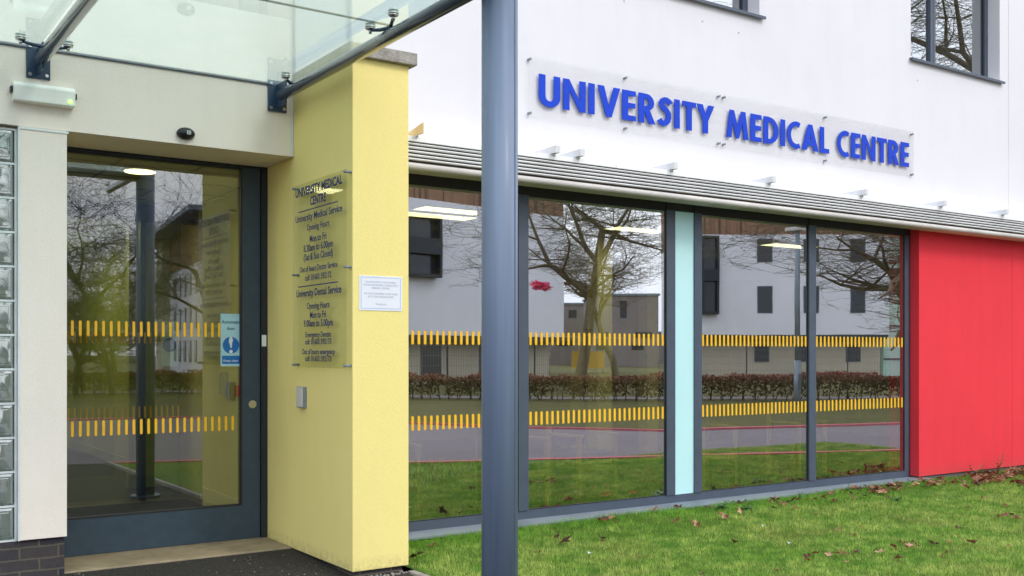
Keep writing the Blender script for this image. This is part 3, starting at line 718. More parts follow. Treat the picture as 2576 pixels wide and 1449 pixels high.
# ================================================================== GLASS CANOPY
can = thing('entrance_canopy', 'glass entrance canopy carried on round dark steel tubes', 'canopy', (2, 5.8, 1.9))
GZ = 1.985
TX = [1.236, 2.867]; TZ = 1.895
for k, tx_ in enumerate(TX):
    tb = obj('canopy_tube', T((tx_, 7.20, TZ), (tx_, 3.3, TZ), .041, n=32), 'tube', can)
    tb['label'] = 'left tube' if k == 0 else 'right tube running over the yellow pier'
    pl = obj('wall_plate', B(tx_-.072, tx_+.072, YE-.014, YE-.0005, 1.79, 2.02, bev=.002), 'plate', can)
    pl['label'] = ('plate above the emergency light', 'plate beside the yellow pier')[k]
    f = bmesh.new(); box(f, tx_-.006, tx_+.006, 7.12, YE-.014, 1.82, 1.99); obj('gusset', f, 'plate', pl)
    for sx in (-1, 1):
        for z in (1.815, 1.995):
            b = bmesh.new(); tube(b, (tx_+sx*.05, YE-.024, z), (tx_+sx*.05, YE-.0142, z), .010, .013, 12); obj('bolt', b, 'steel', pl)
def spider(tx_, y, arms):
    s = bmesh.new(); tube(s, (tx_, y, TZ+.035), (tx_, y, TZ+.058), .02, n=16)
    hub = obj('spider_fitting', s, 'plate', can)
    for dx, dy in arms:
        p1 = Vector((tx_+dx, y+dy, GZ-.025)); p0 = Vector((tx_, y, TZ+.05)); mid = (p0+p1)/2 + Vector((0,0,-.005))
        a = bmesh.new(); tube(a, p0, mid, .013, .011, 10); tube(a, mid, p1, .011, .009, 10)
        obj('spider_arm', a, 'plate', hub)
        d = bmesh.new(); tube(d, (p1.x, p1.y, GZ-.020), (p1.x, p1.y, GZ-.0125), .027, .031, 24); tube(d, (p1.x, p1.y, GZ-.0095), (p1.x, p1.y, GZ-.0008), .031, .031, 24); tube(d, (p1.x, p1.y, GZ-.045), (p1.x, p1.y, GZ-.0205), .009, .012, 12)
        tube(d, (p1.x, p1.y, GZ+.0125), (p1.x, p1.y, GZ+.02), .031, .026, 24)
        obj('glass_button', d, 'steel', hub)
        g = bmesh.new(); tube(g, (p1.x, p1.y, GZ-.0124), (p1.x, p1.y, GZ-.0096), .0285, n=24); obj('rubber_washer', g, 'rubber', hub)
spider(TX[0], 7.07, [(-.14, 0), (.14, 0)]); spider(TX[0], 5.52, [(-.14, .15), (.14, .15), (-.14, -.15), (.14, -.15)])
spider(TX[1], 7.02, [(-.06, -.04)]); spider(TX[1], 5.5, [(-.055, .15), (-.055, -.15)]); 
GX1 = 2.93
jy = 5.585
for (y0, y1) in ((jy+.004, 7.288), (4.1, jy-.004)):
    for (x0, x1) in ((TX[0]+.004, GX1), (-.45, TX[0]-.004)):
        obj('canopy_glass', B(x0, x1, y0, y1, GZ, GZ+.012), 'canopyg', can)
obj('glass_wall_seal', B(-2.2, GX1, 7.288, YE-.0006, GZ-.003, GZ+.016), 'plate', can)
obj('joint_seal', B(-2.2, GX1, jy-.0038, jy+.0038, GZ+.001, GZ+.011), 'dark', can)
PYP = 4.467
px_ = XY(1257, PYP)
obj('cross_beam', T((-2.6, PYP, TZ-.02), (px_, PYP, TZ-.02), .05, n=24), 'tube', can)
post = thing('canopy_post', 'thick blue-grey round steel post standing in front of the windows', 'post', (px_, PYP, -1.53))
bm = bmesh.new(); tube(bm, (px_, PYP, -1.53), (px_, PYP, 2.3), .0945, n=64)
obj('post_shaft', bm, 'post', post)
obj('post_seam', B(px_+.034, px_+.038, PYP-.0898, PYP-.086, -1.5, 2.3), 'grey', post)
obj('post_base', T((px_, PYP, -1.535), (px_, PYP, -1.50), .15, n=32), 'plate', post)

# ================================================================== LOUVRE
lou = thing('window_louvre', 'white slatted sun louvre running along the wall above the tall windows', 'louvre', (8, 7.1, 1.55))
LY = 6.97; LX0, LX1 = 3.43, 15.5
def zl(y): return (890-y)*LY/2134.0
lines = [438, 429, 420, 411, 402, 393.5]
zs = [zl(v) for v in lines]
b = bmesh.new(); z0, z1 = zl(456.6), zs[0]
prof = [(LY+.19, z0+.004), (LY+.03, z0)] + [(LY+.03-.035*math.sin(math.pi*k/8), z0+(z1-z0-.003)*(1-math.cos(math.pi*k/8))/2) for k in range(1, 8)] + [(LY+.03, z1-.003), (LY+.19, z1-.006)]
prism(b, prof, lambda p: (LX0, *p), lambda p: (LX1, *p))
for f in b.faces:
    if len(f.verts) == 4: f.smooth = False
obj('bullnose_edge', b, 'alugrey', lou)
for k in range(5):
    za, zb = zs[k]+.0145, zs[k+1]
    b = bmesh.new(); pr = [(LY+.022, za), (LY+.003, za+.002), (LY-.001, (za+zb)/2), (LY+.003, zb-.002), (LY+.022, zb+.001), (LY+.026, zb+.001), (LY+.026, za)]
    prism(b, pr, lambda p: (LX0, *p), lambda p: (LX1, *p)); obj('blade', b, 'alu', lou)
b = bmesh.new()
# top fascia in lapped lengths, each a touch lower than the one before
seams = [LX0, XY(1550, LY), XY(2100, LY), XY(2370, LY), LX1]
for k in range(4):
    box(b, seams[k]+.001, seams[k+1]-.001, LY-.004, LY+.02, zs[5]+.010, zl(378), .002)
box(b, LX0, LX1, LY+.0202, 7.198, zl(378)-.012, zl(378)-.006)
obj('fascia', b, 'alu', lou)
obj('gap_shade_sheet', B(LX0+.01, LX1, LY+.027, LY+.05, z1+.002, zl(378)-.013), 'gap', lou)  # dark sheet close behind the blades stands in for shade in the gaps
for k, ax in enumerate([3.86, 5.17, 5.43, 6.51, 7.81, 9.24, 10.66, 11.92, 13.2]):
    zt = zl(378)
    a = bmesh.new(); prism(a, [(6.90, zt+.008), (6.90, zt+.066), (7.198, zt+.060), (7.198, zt+.002)] if k else [(6.86, zt+.004), (6.86, zt+.085), (7.198, zt+.03), (7.198, zt+.002)], lambda p: (ax-(.025 if k else .006), *p), lambda p: (ax+(.025 if k else .006), *p))
    br = obj('bracket_arm', a, 'arm' if k else 'tan', lou)
    if k == 0: br['label'] = 'tan painted arm beside the pier'
    obj('hanger_bolt', T((ax, 6.955, zt-.01), (ax, 6.955, zt+.006), .011, n=10), 'steel', br)

# ================================================================== BIG SIGN, hand-drawn heavy geometric capitals
def arc(cx, cy, rx, ry, a0, a1, n=14): return [(cx+rx*math.cos(R(a0+(a1-a0)*k/n)), cy+ry*math.sin(R(a0+(a1-a0)*k/n))) for k in range(n+1)]
W_ = .2
def stroke(path, w):
    L, Rr = [], []
    for k, p in enumerate(path):
        a = Vector(path[max(k-1, 0)]); b_ = Vector(path[min(k+1, len(path)-1)]); d_ = (b_-a).normalized(); n_ = Vector((-d_.y, d_.x))
        L.append(tuple(Vector(p)+n_*w/2)); Rr.append(tuple(Vector(p)-n_*w/2))
    return L + Rr[::-1]
def glyph(ch):
    """list of (outline, holes), advance width"""
    s = W_
    if ch == 'U':
        w = .66; return [[(0,1),(0,.33)] + arc(w/2,.33,w/2,.34,180,360)[1:] + [(w,1),(w-s,1),(w-s,.33)] + arc(w/2,.33,w/2-s,.15,360,180)[1:] + [(s,1)]], w
    if ch == 'N': w = .72; return [[(0,0),(0,1),(s*.95,1),(w-s,.36),(w-s,1),(w,1),(w,0),(w-s*.95,0),(s,.64),(s,0)]], w
    if ch == 'I': return [[(0,0),(0,1),(s,1),(s,0)]], s
    if ch == 'V': w = .76; return [[(0,1),(.22,1),(w/2,.34),(w-.22,1),(w,1),(w/2+.09,0),(w/2-.09,0)]], w
    if ch == 'E': w = .47; return [[(0,0),(0,1),(w,1),(w,.83),(s,.83),(s,.59),(w-.02,.59),(w-.02,.42),(s,.42),(s,.17),(w,.17),(w,0)]], w
    if ch == 'L': w = .44; return [[(0,0),(0,1),(s,1),(s,.175),(w,.175),(w,0)]], w
    if ch == 'T': w = .52; return [[(0,1),(w,1),(w,.825),(w/2+s/2,.825),(w/2+s/2,0),(w/2-s/2,0),(w/2-s/2,.825),(0,.825)]], w
    if ch == 'Y': w = .68; return [[(0,1),(.23,1),(w/2,.67),(w-.23,1),(w,1),(w/2+s/2,.44),(w/2+s/2,0),(w/2-s/2,0),(w/2-s/2,.44)]], w
    if ch == 'M': w = .92; return [[(0,0),(.13,1),(.31,1),(w/2,.46),(w-.31,1),(w-.13,1),(w,0),(w-.2,0),(w-.255,.56),(w/2+.06,0),(w/2-.06,0),(.255,.56),(.2,0)]], w
    if ch == 'A':
        w = .78; return [[(0,0),(w/2-.1,1),(w/2+.1,1),(w,0),(w-.215,0),(w-.29,.20),(.29,.20),(.215,0)], [(.345,.36),(w/2,.66),(w-.345,.36)]], w
    if ch == 'D':
        w = .66; return [[(0,0),(0,1),(.2,1)] + arc(.2,.5,w-.2,.5,90,-90)[1:], [(s,.825),(.22,.825)] + arc(.22,.5,w-.22-s,.325,90,-90)[1:] + [(s,.175)]], w
    if ch == 'R':
        w = .60; return [[(0,0),(0,1),(.26,1)] + arc(.26,.71,.29,.29,90,-62)[1:] + [(w,0),(w-.24,0),(s,.40),(s,0)], [(s,.83),(.24,.83)] + arc(.24,.705,.115,.125,90,-90,8)[1:] + [(s,.58)]], w
    if ch == 'C':
        w = .62; o_ = arc(.5,.5,.5,.52,62,298,26); i_ = arc(.5,.5,.5-s,.52-s*.92,298,62,26)
        k = [(p[0], min(max(p[1], -.02), 1.02)) for p in o_+i_]
        xm = o_[0][0]; return [[(p[0]*w/xm*.98, p[1]) for p in k]], w
    if ch == 'S':
        w = .50; path = [(.455,.79),(.40,.865),(.32,.91),(.235,.905),(.16,.86),(.125,.775),(.15,.685),(.23,.61),(.315,.545),(.375,.46),(.39,.34),(.355,.215),(.28,.125),(.19,.095),(.11,.125),(.045,.215)]
        return [stroke(path, .19)], w
    return [[]], .3
def letter_bm(ch, x0, z0, h, yk, y0, y1):
    outl, w = glyph(ch)
    cu = bpy.data.curves.new('l', 'CURVE'); cu.dimensions = '2D'; cu.fill_mode = 'BOTH'; cu.extrude = .5
    for o_ in outl:
        sp = cu.splines.new('POLY'); sp.points.add(len(o_)-1); sp.use_cyclic_u = True
        for p, q in zip(sp.points, o_): p.co = (q[0], q[1], 0, 1)
    o = bpy.data.objects.new('l', cu); C.objects.link(o); dg = bpy.context.evaluated_depsgraph_get()
    me = bpy.data.meshes.new_from_object(o.evaluated_get(dg)); bpy.data.objects.remove(o); bpy.data.curves.remove(cu)
    bm = bmesh.new(); bm.from_mesh(me); bpy.data.meshes.remove(me)
    for v in bm.verts: v.co = Vector((x0+v.co.x*yk, y0+(y1-y0)*(.5-v.co.z), z0+v.co.y*h))
    return bm
SZ0, SZ1 = 2.015, 2.545
def sign_panel(name, label, xa, xb, words, studs):
    t = thing(name, label, 'sign', ((xa+xb)/2, 7.16, SZ0), 'clear sign panels on the white wall')
    y = 7.176
    obj('acrylic_panel', B(xa, xb, y, y+.006, SZ0, SZ1, bev=.0015), 'acryl', t)
    for wd, x0, x1 in words:
        gw = [glyph(c)[1] for c in wd]
        gap = .095; tot = sum(gw)+gap*(len(wd)-1)
        kern = {('T','Y'): -.07, ('C','A'): -.04, ('A','L'): -.02, ('V','E'): -.02}
        tot += sum(kern.get((a, b), 0) for a, b in zip(wd, wd[1:]))
        k = (x1-x0)/tot; x = x0
        for i, c in enumerate(wd):
            o = obj('letter', letter_bm(c, x, 2.128, .272, k, y-.007, y-.0005), 'letter', t)
            x += (gw[i]+gap+(kern.get((c, wd[i+1]), 0) if i+1 < len(wd) else 0))*k
    for sx in studs:
        for z in (SZ0+.035, SZ1-.035):
            obj('standoff_stud', T((sx, y-.014, z), (sx, YF, z), .011, n=14), 'sill', t)
sx = lambda x: XY(x, 7.17)
sign_panel('wall_sign', 'clear acrylic wall sign with blue raised letters UNIVERSITY', sx(1330), sx(1816), [('UNIVERSITY', sx(1356), sx(1797))], [sx(1334), sx(1575), sx(1810)])
sign_panel('wall_sign', 'clear acrylic wall sign with blue raised letters MEDICAL CENTRE', sx(1818), sx(2300), [('MEDICAL', sx(1828), sx(2086)), ('CENTRE', sx(2107), sx(2287))], [sx(1823), sx(2078), sx(2296)])

# wall fixings left in the render
for k, (x, y) in enumerate([(1570, 2), (1767, 53), (1858, 82), (2308, 202)]):
    p = onY(x, y, YF)
    tag(obj('wall_fixing', T((p.x, YF-.006, p.z), (p.x, YF, p.z), .009, n=10), 'alugrey'), ['small bolt hole cap high above the first sign panel', 'small wall bolt below the top middle window', 'small wall bolt just right of and below the top middle window sill', 'small wall bolt below the left end of the right upper window'][k], 'bolt', 'small fixings left in the white wall')

# ================================================================== HOURS BOARD ON THE PIER
hb = thing('hours_board', 'clear acrylic board with navy opening hours text on the yellow pier', 'sign', (2.96, 6.76, -.1))
HX = 2.955; hy0, hy1 = YX(870, HX), YX(737, HX)
obj('acrylic_panel', B(HX, HX+.006, hy0, hy1, -.098, 1.232, bev=.0015), 'acryl2', hb)
for z in (1.215, .58, -.08):
    for y in (hy0+.012, hy1-.012):
        obj('standoff_stud', T((HX-.009, y, z), (3.0, y, z), .009, n=14), 'sill', hb)
rows = [('UNIVERSITY MEDICAL', 1.143, .062, .80, 0.031), ('CENTRE', 1.058, .062, .27, 0.031), ('University Medical Service', .958, .050, .80, 0.018), ('Opening Hours', .882, .046, .385, 0.015),
        ('Mon to Fri', .796, .050, .285, 0.018), ('8.30am to 6.00pm', .733, .050, .50, 0.018), ('(Sat & Sun Closed)', .670, .050, .50, 0.015), ('Out of hours Doctor Service', .589, .043, .64, 0.014), ('call: 01603 592172', .525, .043, .45, 0.015),
        ('University Dental Service', .413, .053, .77, 0.019), ('Opening Hours', .320, .046, .385, 0.015), ('Mon to Fri', .254, .048, .275, 0.018), ('9.00am to 5.00pm', .194, .050, .50, 0.018),
        ('Emergency Dentist', .118, .040, .44, 0.015), ('call: 01603 592173', .068, .040, .45, 0.015), ('Out of hours emergency', -.003, .040, .565, 0.015), ('call: 01603 592173', -.052, .040, .45, 0.015)]
hc = (YX(800, HX))
for s_, z, hh, wd, bo in rows:
    bm = on_plane(text_bm(s_, hh, wd, bo, .0005), Vector((HX-.0012, hc, z)), -EY, EZ, -EX)
    o = obj('text_line', bm, 'navy', hb); o['label'] = 'line reading ' + s_.replace(':', '')
for z in (1.03, .486): obj('text_rule', B(HX-.0018, HX-.0006, hc-.33, hc+.35, z-.004, z+.004), 'navy', hb)

# paper notice on the pier's end face
n0, n1 = onY(903, 691, PY0), onY(1011, 783, PY0)
nb = thing('paper_notice', 'small laminated white notice with blue border on the yellow pier end', 'notice', ((n0.x+n1.x)/2, PY0, n1.z))
yn = PY0-.004
obj('notice_sheet', B(n0.x, n1.x, yn, PY0-.0005, n1.z, n0.z-.003), 'paper', nb)
i_ = .012; bw = .0035
obj('notice_border', B((n0.x+i_, n1.x-i_, yn-.0008, yn-.0002, n0.z-i_-bw, n0.z-i_), (n0.x+i_, n1.x-i_, yn-.0008, yn-.0002, n1.z+i_, n1.z+i_+bw), (n0.x+i_, n0.x+i_+bw, yn-.0008, yn-.0002, n1.z+i_+bw, n0.z-i_-bw), (n1.x-i_-bw, n1.x-i_, yn-.0008, yn-.0002, n1.z+i_+bw, n0.z-i_-bw)), 'paperline', nb)
ncx = (n0.x+n1.x)/2; nw = n1.x-n0.x; H_ = n0.z-n1.z
for s_, fz, fw in [('PLEASE SWITCH YOUR MOBILE', .215, .70), ('PHONE OFF BEFORE COMING INTO', .30, .80), ('MEDICAL CENTRE.', .385, .42), ('NO FOOD OR DRINK TO BE TAKEN', .545, .78), ('IN TO THE WAITING ROOM.', .63, .60), ('Thankyou', .84, .26)]:
    obj('notice_line', on_plane(text_bm(s_, H_*.055, nw*fw, .0, .0003), Vector((ncx, yn-.0006, n0.z-H_*fz)), EX, EZ, -EY), 'papertext', nb)

# grey push plate / intercom on the pier side
q0, q1 = onX(742, 972, 2.97), onX(765, 1027, 2.97)
ic = thing('door_intercom', 'small grey metal box fixed low on the yellow pier side', 'intercom', (2.98, (q0.y+q1.y)/2, q1.z))
ym = (q0.y+q1.y)/2
obj('back_box', B(2.972, 2.9995, ym-.065, ym+.065, q1.z, q0.z, bev=.003), 'sill', ic)
obj('front_cover', B(2.958, 2.9718, ym-.062, ym+.03, q1.z+.006, q0.z-.004, bev=.004), 'alugrey', ic)

# emergency light over the entrance
e0, e1 = onY(30, 240, YE), onY(196, 248, YE)
M['creamp'] = mat_plain('cream_diffuser_plastic', (.93,.95,.86), .4)
el = thing('emergency_light', 'long white emergency light with a green lamp left above the door', 'light', ((e0.x+e1.x)/2, YE, 1.66))
ezt, ezb = 1.75, 1.625
bm = bmesh.new(); prism(bm, [(YE-.0005, ezt+.005), (YE-.055, ezt-.004), (YE-.078, ezt-.03), (YE-.07, ezb), (YE-.0005, ezb-.004)], lambda p: (e0.x, *p), lambda p: (e1.x-.03, *p))
bmesh.ops.bevel(bm, geom=list(bm.edges), offset=.004, segments=2, affect='EDGES')
obj('light_housing', bm, 'creamp', el)
for x in (e0.x-.008, e1.x-.022): obj('end_clip', B(x-.006, x+.006, YE-.05, YE-.0005, ezb+.055, ezb+.09), 'dark', el)
obj('green_lamp', T((e1.x-.062, YE-.080, ezb+.028), (e1.x-.062, YE-.068, ezb+.028), .012, n=16), 'led', el)

# door sensor
sp_ = onY(466, 337, YE)
sen = thing('motion_sensor', 'black oval door sensor on the wall above the entrance', 'sensor', tuple(sp_))
bm = bmesh.new(); bmesh.ops.create_uvsphere(bm, u_segments=32, v_segments=16, radius=1)
for v in bm.verts: v.co = Vector((sp_.x+v.co.x*.064, YE-.012+v.co.y*.05, sp_.z+v.co.z*.043)); 
for f in bm.faces: f.smooth = True
obj('sensor_body', bm, 'black', sen)
mk = bmesh.new()
for (a, b, c_, d_) in [(-.013,.013,.010,.013), (-.013,.013,-.013,-.010), (-.013,-.010,-.010,.010), (.010,.013,-.010,.010), (-.0015,.0015,-.010,.010), (-.010,-.0015,-.001,.002), (.0015,.010,-.001,.002)]:
    box(mk, sp_.x+.008+a, sp_.x+.008+b, YE-.0655, YE-.061, sp_.z+c_, sp_.z+d_)
obj('sensor_mark', mk, 'whitep', sen)

# ================================================================== FALLEN LEAVES, LITTER, WEEDS
def leaf_mesh(seed, mat):
    r = random.Random(seed); n = 14; bm = bmesh.new(); c = bm.verts.new((0,0,.012)); ring = []; mid = []
    for k in range(n):
        a = 2*math.pi*k/n; rr = (.052 if k % 2 == 0 else .026)*r.uniform(.7, 1.15)
        if k in (0, n//2): rr *= 1.2
        z = .004 + abs(math.sin(a*1.0+seed))*r.uniform(.006, .034)
        ring.append(bm.verts.new((rr*math.cos(a), rr*.8*math.sin(a), z)))
        mid.append(bm.verts.new((rr*.5*math.cos(a), rr*.4*math.sin(a), .010+z*.25+r.uniform(-.003,.003))))
    for k in range(n):
        bm.faces.new([c, mid[k], mid[(k+1) % n]]); bm.faces.new([mid[k], ring[k], ring[(k+1) % n], mid[(k+1) % n]])
    st_ = [bm.verts.new((.05,-.001,.006)), bm.verts.new((.05,.001,.006)), bm.verts.new((.09,.004,.012))]; bm.faces.new(st_)
    ret = bmesh.ops.solidify(bm, geom=list(bm.faces), thickness=.0012)
    me = bpy.data.meshes.new('dead_leaf'); bm.to_mesh(me); bm.free(); me.materials.append(M[mat]); return me
lm = [leaf_mesh(s, ['leaf', 'leaf2', 'leaf3', 'leaf', 'leaf'][s % 5]) for s in range(10)]
rnd = random.Random(11)
def lawn_px(x, y):
    a, b, c = ray(x, y); t = -1.49/c; return a*t, b*t
def leaf(x, y, s=1.0, label=None):
    o = bpy.data.objects.new('dead_leaf', rnd.choice(lm)); C.objects.link(o)
    o.location = (x, y, gz(x, y)+rnd.uniform(.018, .034)); o.rotation_euler = (rnd.uniform(-.5,.5), rnd.uniform(-.5,.5), rnd.uniform(0, 6.28)); o.scale = (s*1.25,)*3
    o['label'] = label or 'brown dead leaf lying curled among others on the lawn'; o['category'] = 'leaf'; o['group'] = 'dead leaves on the lawn'
for (x, y, s, lb) in [(1050,1413,1.1,'folded brown leaf on the grass close to the yellow pier foot'), (1089,1382,.9,'reddish brown leaf on the grass between the yellow pier and post'), (1420,1370,1.05,'large greyish brown leaf alone on the grass right of the post'), (1514,1324,.85,'dark brown leaf lying near the sill below the second pane'),
        (1400,1296+62,.5,None), (1355,1396,.5,None), (1700,1322,1,None), (1782,1290,.8,None), (1820,1310,1.1,None), (1750,1325,.9,None), (1860,1300,.8,None), (1538,1318,.8,None), (1522,1322,.7,None), (1640,1296,.8,None), (1692,1288,.9,None), (2260,1402,.8,None), (2110,1330,.5,None), (2440,1360,1.0,None), (2380,1395,.9,None), (2520,1300,1.2,None), (2556,1305,1.1,None)]:
    X_, Y_ = lawn_px(x, y); leaf(X_, min(Y_, 7.1), s, lb)
# drifts against the sill and the red wall
for k in range(48):
    X_ = rnd.uniform(9.2, 10.7); leaf(X_, rnd.uniform(6.72, 7.08), rnd.uniform(.6, 1.05))
for k in range(26): leaf(rnd.uniform(7.3, 9.4), rnd.uniform(6.55, 7.08), rnd.uniform(.5, .95))
for k in range(96):
    X_ = 11.2 + abs(rnd.gauss(0, 1))*1.1; leaf(X_, 7.12-abs(rnd.gauss(0, .22))-.02, rnd.uniform(.7, 1.2))
for k in range(26):
    f_ = rnd.random(); leaf(10.2+f_*2.6, 6.55+.35*f_+rnd.gauss(0, .05), rnd.uniform(.6, 1.0))
for k in range(20):
    f_ = rnd.random(); a = lawn_px(1990+f_*330, 1408-f_*45); leaf(a[0]+rnd.gauss(0, .05), a[1]+rnd.gauss(0, .05), rnd.uniform(.4, .8))
for k in range(34): leaf(rnd.uniform(10.6, 12.6), rnd.uniform(6.2, 7.0), rnd.uniform(.6, 1.1))
for k in range(46): leaf(rnd.uniform(5, 12), rnd.uniform(4.4, 6.9), rnd.uniform(.3, .6))
for k, (x, y, lb) in enumerate([(1483, 1397, 'white scrap of litter on the grass right of the grey post'), (1985, 1366, 'small white scrap on the open lawn below the third pane'), (1920, 1330, 'white feather-like scrap near the sill below the third pane')]):
    X_, Y_ = lawn_px(x, y); bm = bmesh.new(); vs = [bm.verts.new(p) for p in ((-.02,-.01,.02),(.015,-.014,.03),(.022,.012,.024),(-.005,.016,.036))]; bm.faces.new(vs)
    bmesh.ops.solidify(bm, geom=list(bm.faces), thickness=.003); o = obj('litter_scrap', bm, 'whitep'); o.location = (X_, Y_, gz(X_, Y_)+.012); tag(o, lb, 'litter')
def weed(x, y, hgt, spread, n, mat, label, seed):
    r = random.Random(seed); z0 = gz(x, y); t = thing('weed_plant', label, 'weed', (x, y, z0), 'weeds along the wall foot')
    stem = bmesh.new(); lv = bmesh.new()
    for k in range(max(2, n//10)):
        a = r.uniform(0, 6.28); tip = Vector((x+math.cos(a)*spread*.5, y-abs(math.sin(a))*spread*.5, z0+hgt*r.uniform(.6, 1)))
        base = Vector((x, y, z0-.01)); tube(stem, base, tip, .004, .0015, 5)
        for q in range(10):
            f_ = .2+.8*q/9; p = base.lerp(tip, f_); aa = r.uniform(0, 6.28); L = spread*.35*(1.15-f_*.6)*r.uniform(.7,1.2)
            d_ = Vector((math.cos(aa), math.sin(aa), r.uniform(-.1,.5))).normalized(); sd_ = d_.cross(EZ).normalized()*L*.28
            v = [lv.verts.new(w_) for w_ in (p, p+d_*L*.5+sd_, p+d_*L, p+d_*L*.5-sd_)]; lv.faces.new(v)
    obj('stem', stem, mat, t); obj('leaves', lv, mat, t)
weed(XY(2508, 7.1), 7.1, .30, .16, 40, 'weed2', 'tall reddish weed at the foot of the red wall', 1)
weed(XY(2452, 7.1), 7.1, .15, .22, 40, 'weed', 'low spreading weed left of the tall one by the red wall', 2)
weed(XY(2248, 7.05), 7.05, .10, .12, 30, 'weed', 'small green weed at the sill below the last pane', 3)
weed(XY(2120, 7.05), 7.02, .12, .12, 30, 'weed', 'green weed in the leaf drift below the last mullion', 4)
weed(XY(2003, 7.05), 7.02, .09, .12, 30, 'weed', 'green weed at the sill below the mullion between the last panes', 5)
weed(XY(1800, 7.0), 6.98, .08, .22, 50, 'weed', 'spreading green weed below the pale cyan strip', 6)
weed(XY(1880, 6.8), 6.8, .06, .2, 40, 'weed', 'flat green weed in the grass below the third pane', 7)
weed(XY(2250, 6.45), 6.45, .07, .16, 40, 'weed', 'green thistle-like weed out in the lawn among leaves', 8)
# grit beside the plinths
gr = bmesh.new(); r = random.Random(5)
for k in range(170):
    if k < 90: x, y = r.uniform(.9, 1.5), r.uniform(6.9, 7.3)
    else: x, y = r.uniform(2.2, 3.0), r.uniform(6.0, 7.25)
    s_ = r.uniform(.002, .006); z = max(-1.462-.04*max(0, 7.35-y), -1.53)
    box(gr, x, x+s_*r.uniform(.8,2), y, y+s_, z, z+s_*.7)
for k in range(60):
    x = r.uniform(3.02, 3.4); y = PY0+.03-r.uniform(0,.10); s_ = r.uniform(.004,.010); box(gr, x, x+s_*1.5, y, y+s_, -1.505, -1.505+s_)
g_ = obj('loose_grit', gr, 'conc'); g_['kind'] = 'stuff'; g_['label'] = 'pale loose grit on the asphalt by the wall foot'

# ================================================================== WHAT THE GLASS MIRRORS: the street behind the viewer
def tree(name, label, base, height, r0, seed, spread=.55, depth=6, mat='bark', first=.28, lean=(0,0), kids=3, group='bare trees across the road'):
    r = random.Random(seed); V = []; F = []; V2 = []; F2 = []
    def seg(p0, p1, a, b, n, VV, FF):
        q = (p1-p0).to_track_quat('Z', 'Y'); i0 = len(VV)
        for p, rr in ((p0, a), (p1, b)):
            for k in range(n): VV.append(p + q @ Vector((rr*math.cos(2*math.pi*k/n), rr*math.sin(2*math.pi*k/n), 0)))
        for k in range(n): FF.append((i0+k, i0+(k+1) % n, i0+n+(k+1) % n, i0+n+k))
    def grow(p, d_, L, rad, lev):
        ns = 5 if lev < 3 else 4; n = 9 if lev == 0 else (6 if lev < 3 else 3)
        VV, FF = (V, F) if lev < 3 else (V2, F2); cur = p; rr = rad; dd = d_.copy(); kidsn = []
        for k in range(ns):
            dd = (dd + Vector((r.gauss(0,.2), r.gauss(0,.2), r.gauss(.04,.12)))*(.6 if lev == 0 else 1)).normalized()
            nx_ = cur + dd*L/ns; nr = rad*(1-(.45 if lev == 0 else .86)*(k+1)/ns); seg(cur, nx_, rr, nr, n, VV, FF); cur, rr = nx_, nr
            if lev > 0 or k/ns >= first: kidsn.append((cur.copy(), dd.copy(), nr))
        if lev >= depth: return
        for (cp_, cd, cr) in kidsn:
            for _ in range(1 if lev else 2):
                if lev > 0 and r.random() < .12: continue
                ax = Vector((r.gauss(0,1), r.gauss(0,1), r.gauss(0,.35))).normalized()
                nd = (cd*(1-spread) + ax*spread*1.25).normalized(); 
                if nd.z < -.15: nd.z *= .3
                grow(cp_, nd.normalized(), L*r.uniform(.55,.80), max(cr*.72, .0095 if lev < 4 else .0075), lev+1)
    grow(Vector(base), Vector((lean[0], lean[1], 1)).normalized(), height*.42, r0, 0)
    t = thing(name, label, 'tree', tuple(base), group)
    obj('trunk', pymesh('trunk', V, F, smooth=True), mat, t); obj('crown', pymesh('crown', V2, F2), mat, t)
def G0(x, t, G=GF): p = mir(x, t, G); return (p.x, p.y, -1.56)
tree('bare_tree', 'bare tree mirrored in the pane right of the grey post', G0(1448, .0150), 15, .24, 21, .6, 6, lean=(.05,.02), first=.25)
tree('bare_tree', 'second bare tree mirrored left of the pale cyan strip', G0(1550, .0250), 15, .24, 5, .55, 6)
tree('bare_tree', 'large bare tree mirrored beside the red wall', G0(2345, .0128), 25, .26, 9, .72, 6, first=.08)
tree('bare_tree', 'spreading bare tree whose low limbs cross the pane beside the red wall', G0(2318, .0142), 16, .36, 9, .78, 6, first=.1)
tree('bare_tree', 'low bushy thicket tree mirrored behind the left stripes of the door', G0(190, .0150, GD), 7, .10, 51, .5, 6, 'bark2', first=.0)
tree('bare_tree', 'bushy bare tree mirrored left of the dark post in the door', G0(300, .0190, GD), 8, .10, 53, .5, 6, 'bark2', first=.0)
tree('bare_tree', 'bare tree mirrored at the upper left of the door glass', G0(285, .0150, GD), 14, .12, 33, .45, 5, 'bark2')
tree('bare_tree', 'dense bare tree mirrored at the left edge of the door', G0(212, .0170, GD), 13, .11, 35, .45, 5, 'bark2')
tree('bare_tree', 'bare tree mirrored in front of the pitched building', G0(560, .0180, GD), 13, .16, 37, .5, 5, 'bark2')
pk = mir(1360, .0145, GF, 719); bm = bmesh.new(); bmesh.ops.create_icosphere(bm, subdivisions=4, radius=1); rp = random.Random(8)
for v in bm.verts:
    k_ = .75+.5*math.sin(v.co.x*7+v.co.z*5)*math.sin(v.co.z*9+v.co.y*4)+rp.uniform(-.12,.12); v.co = Vector((pk.x+v.co.x*.44*k_, pk.y+v.co.y*.2*k_, pk.z-v.co.x*.06+v.co.z*.17*k_))
tag(obj('plastic_sheet', bm, 'cone'), 'crumpled bright pink plastic caught in the branches of the mirrored bare tree', 'plastic sheet')
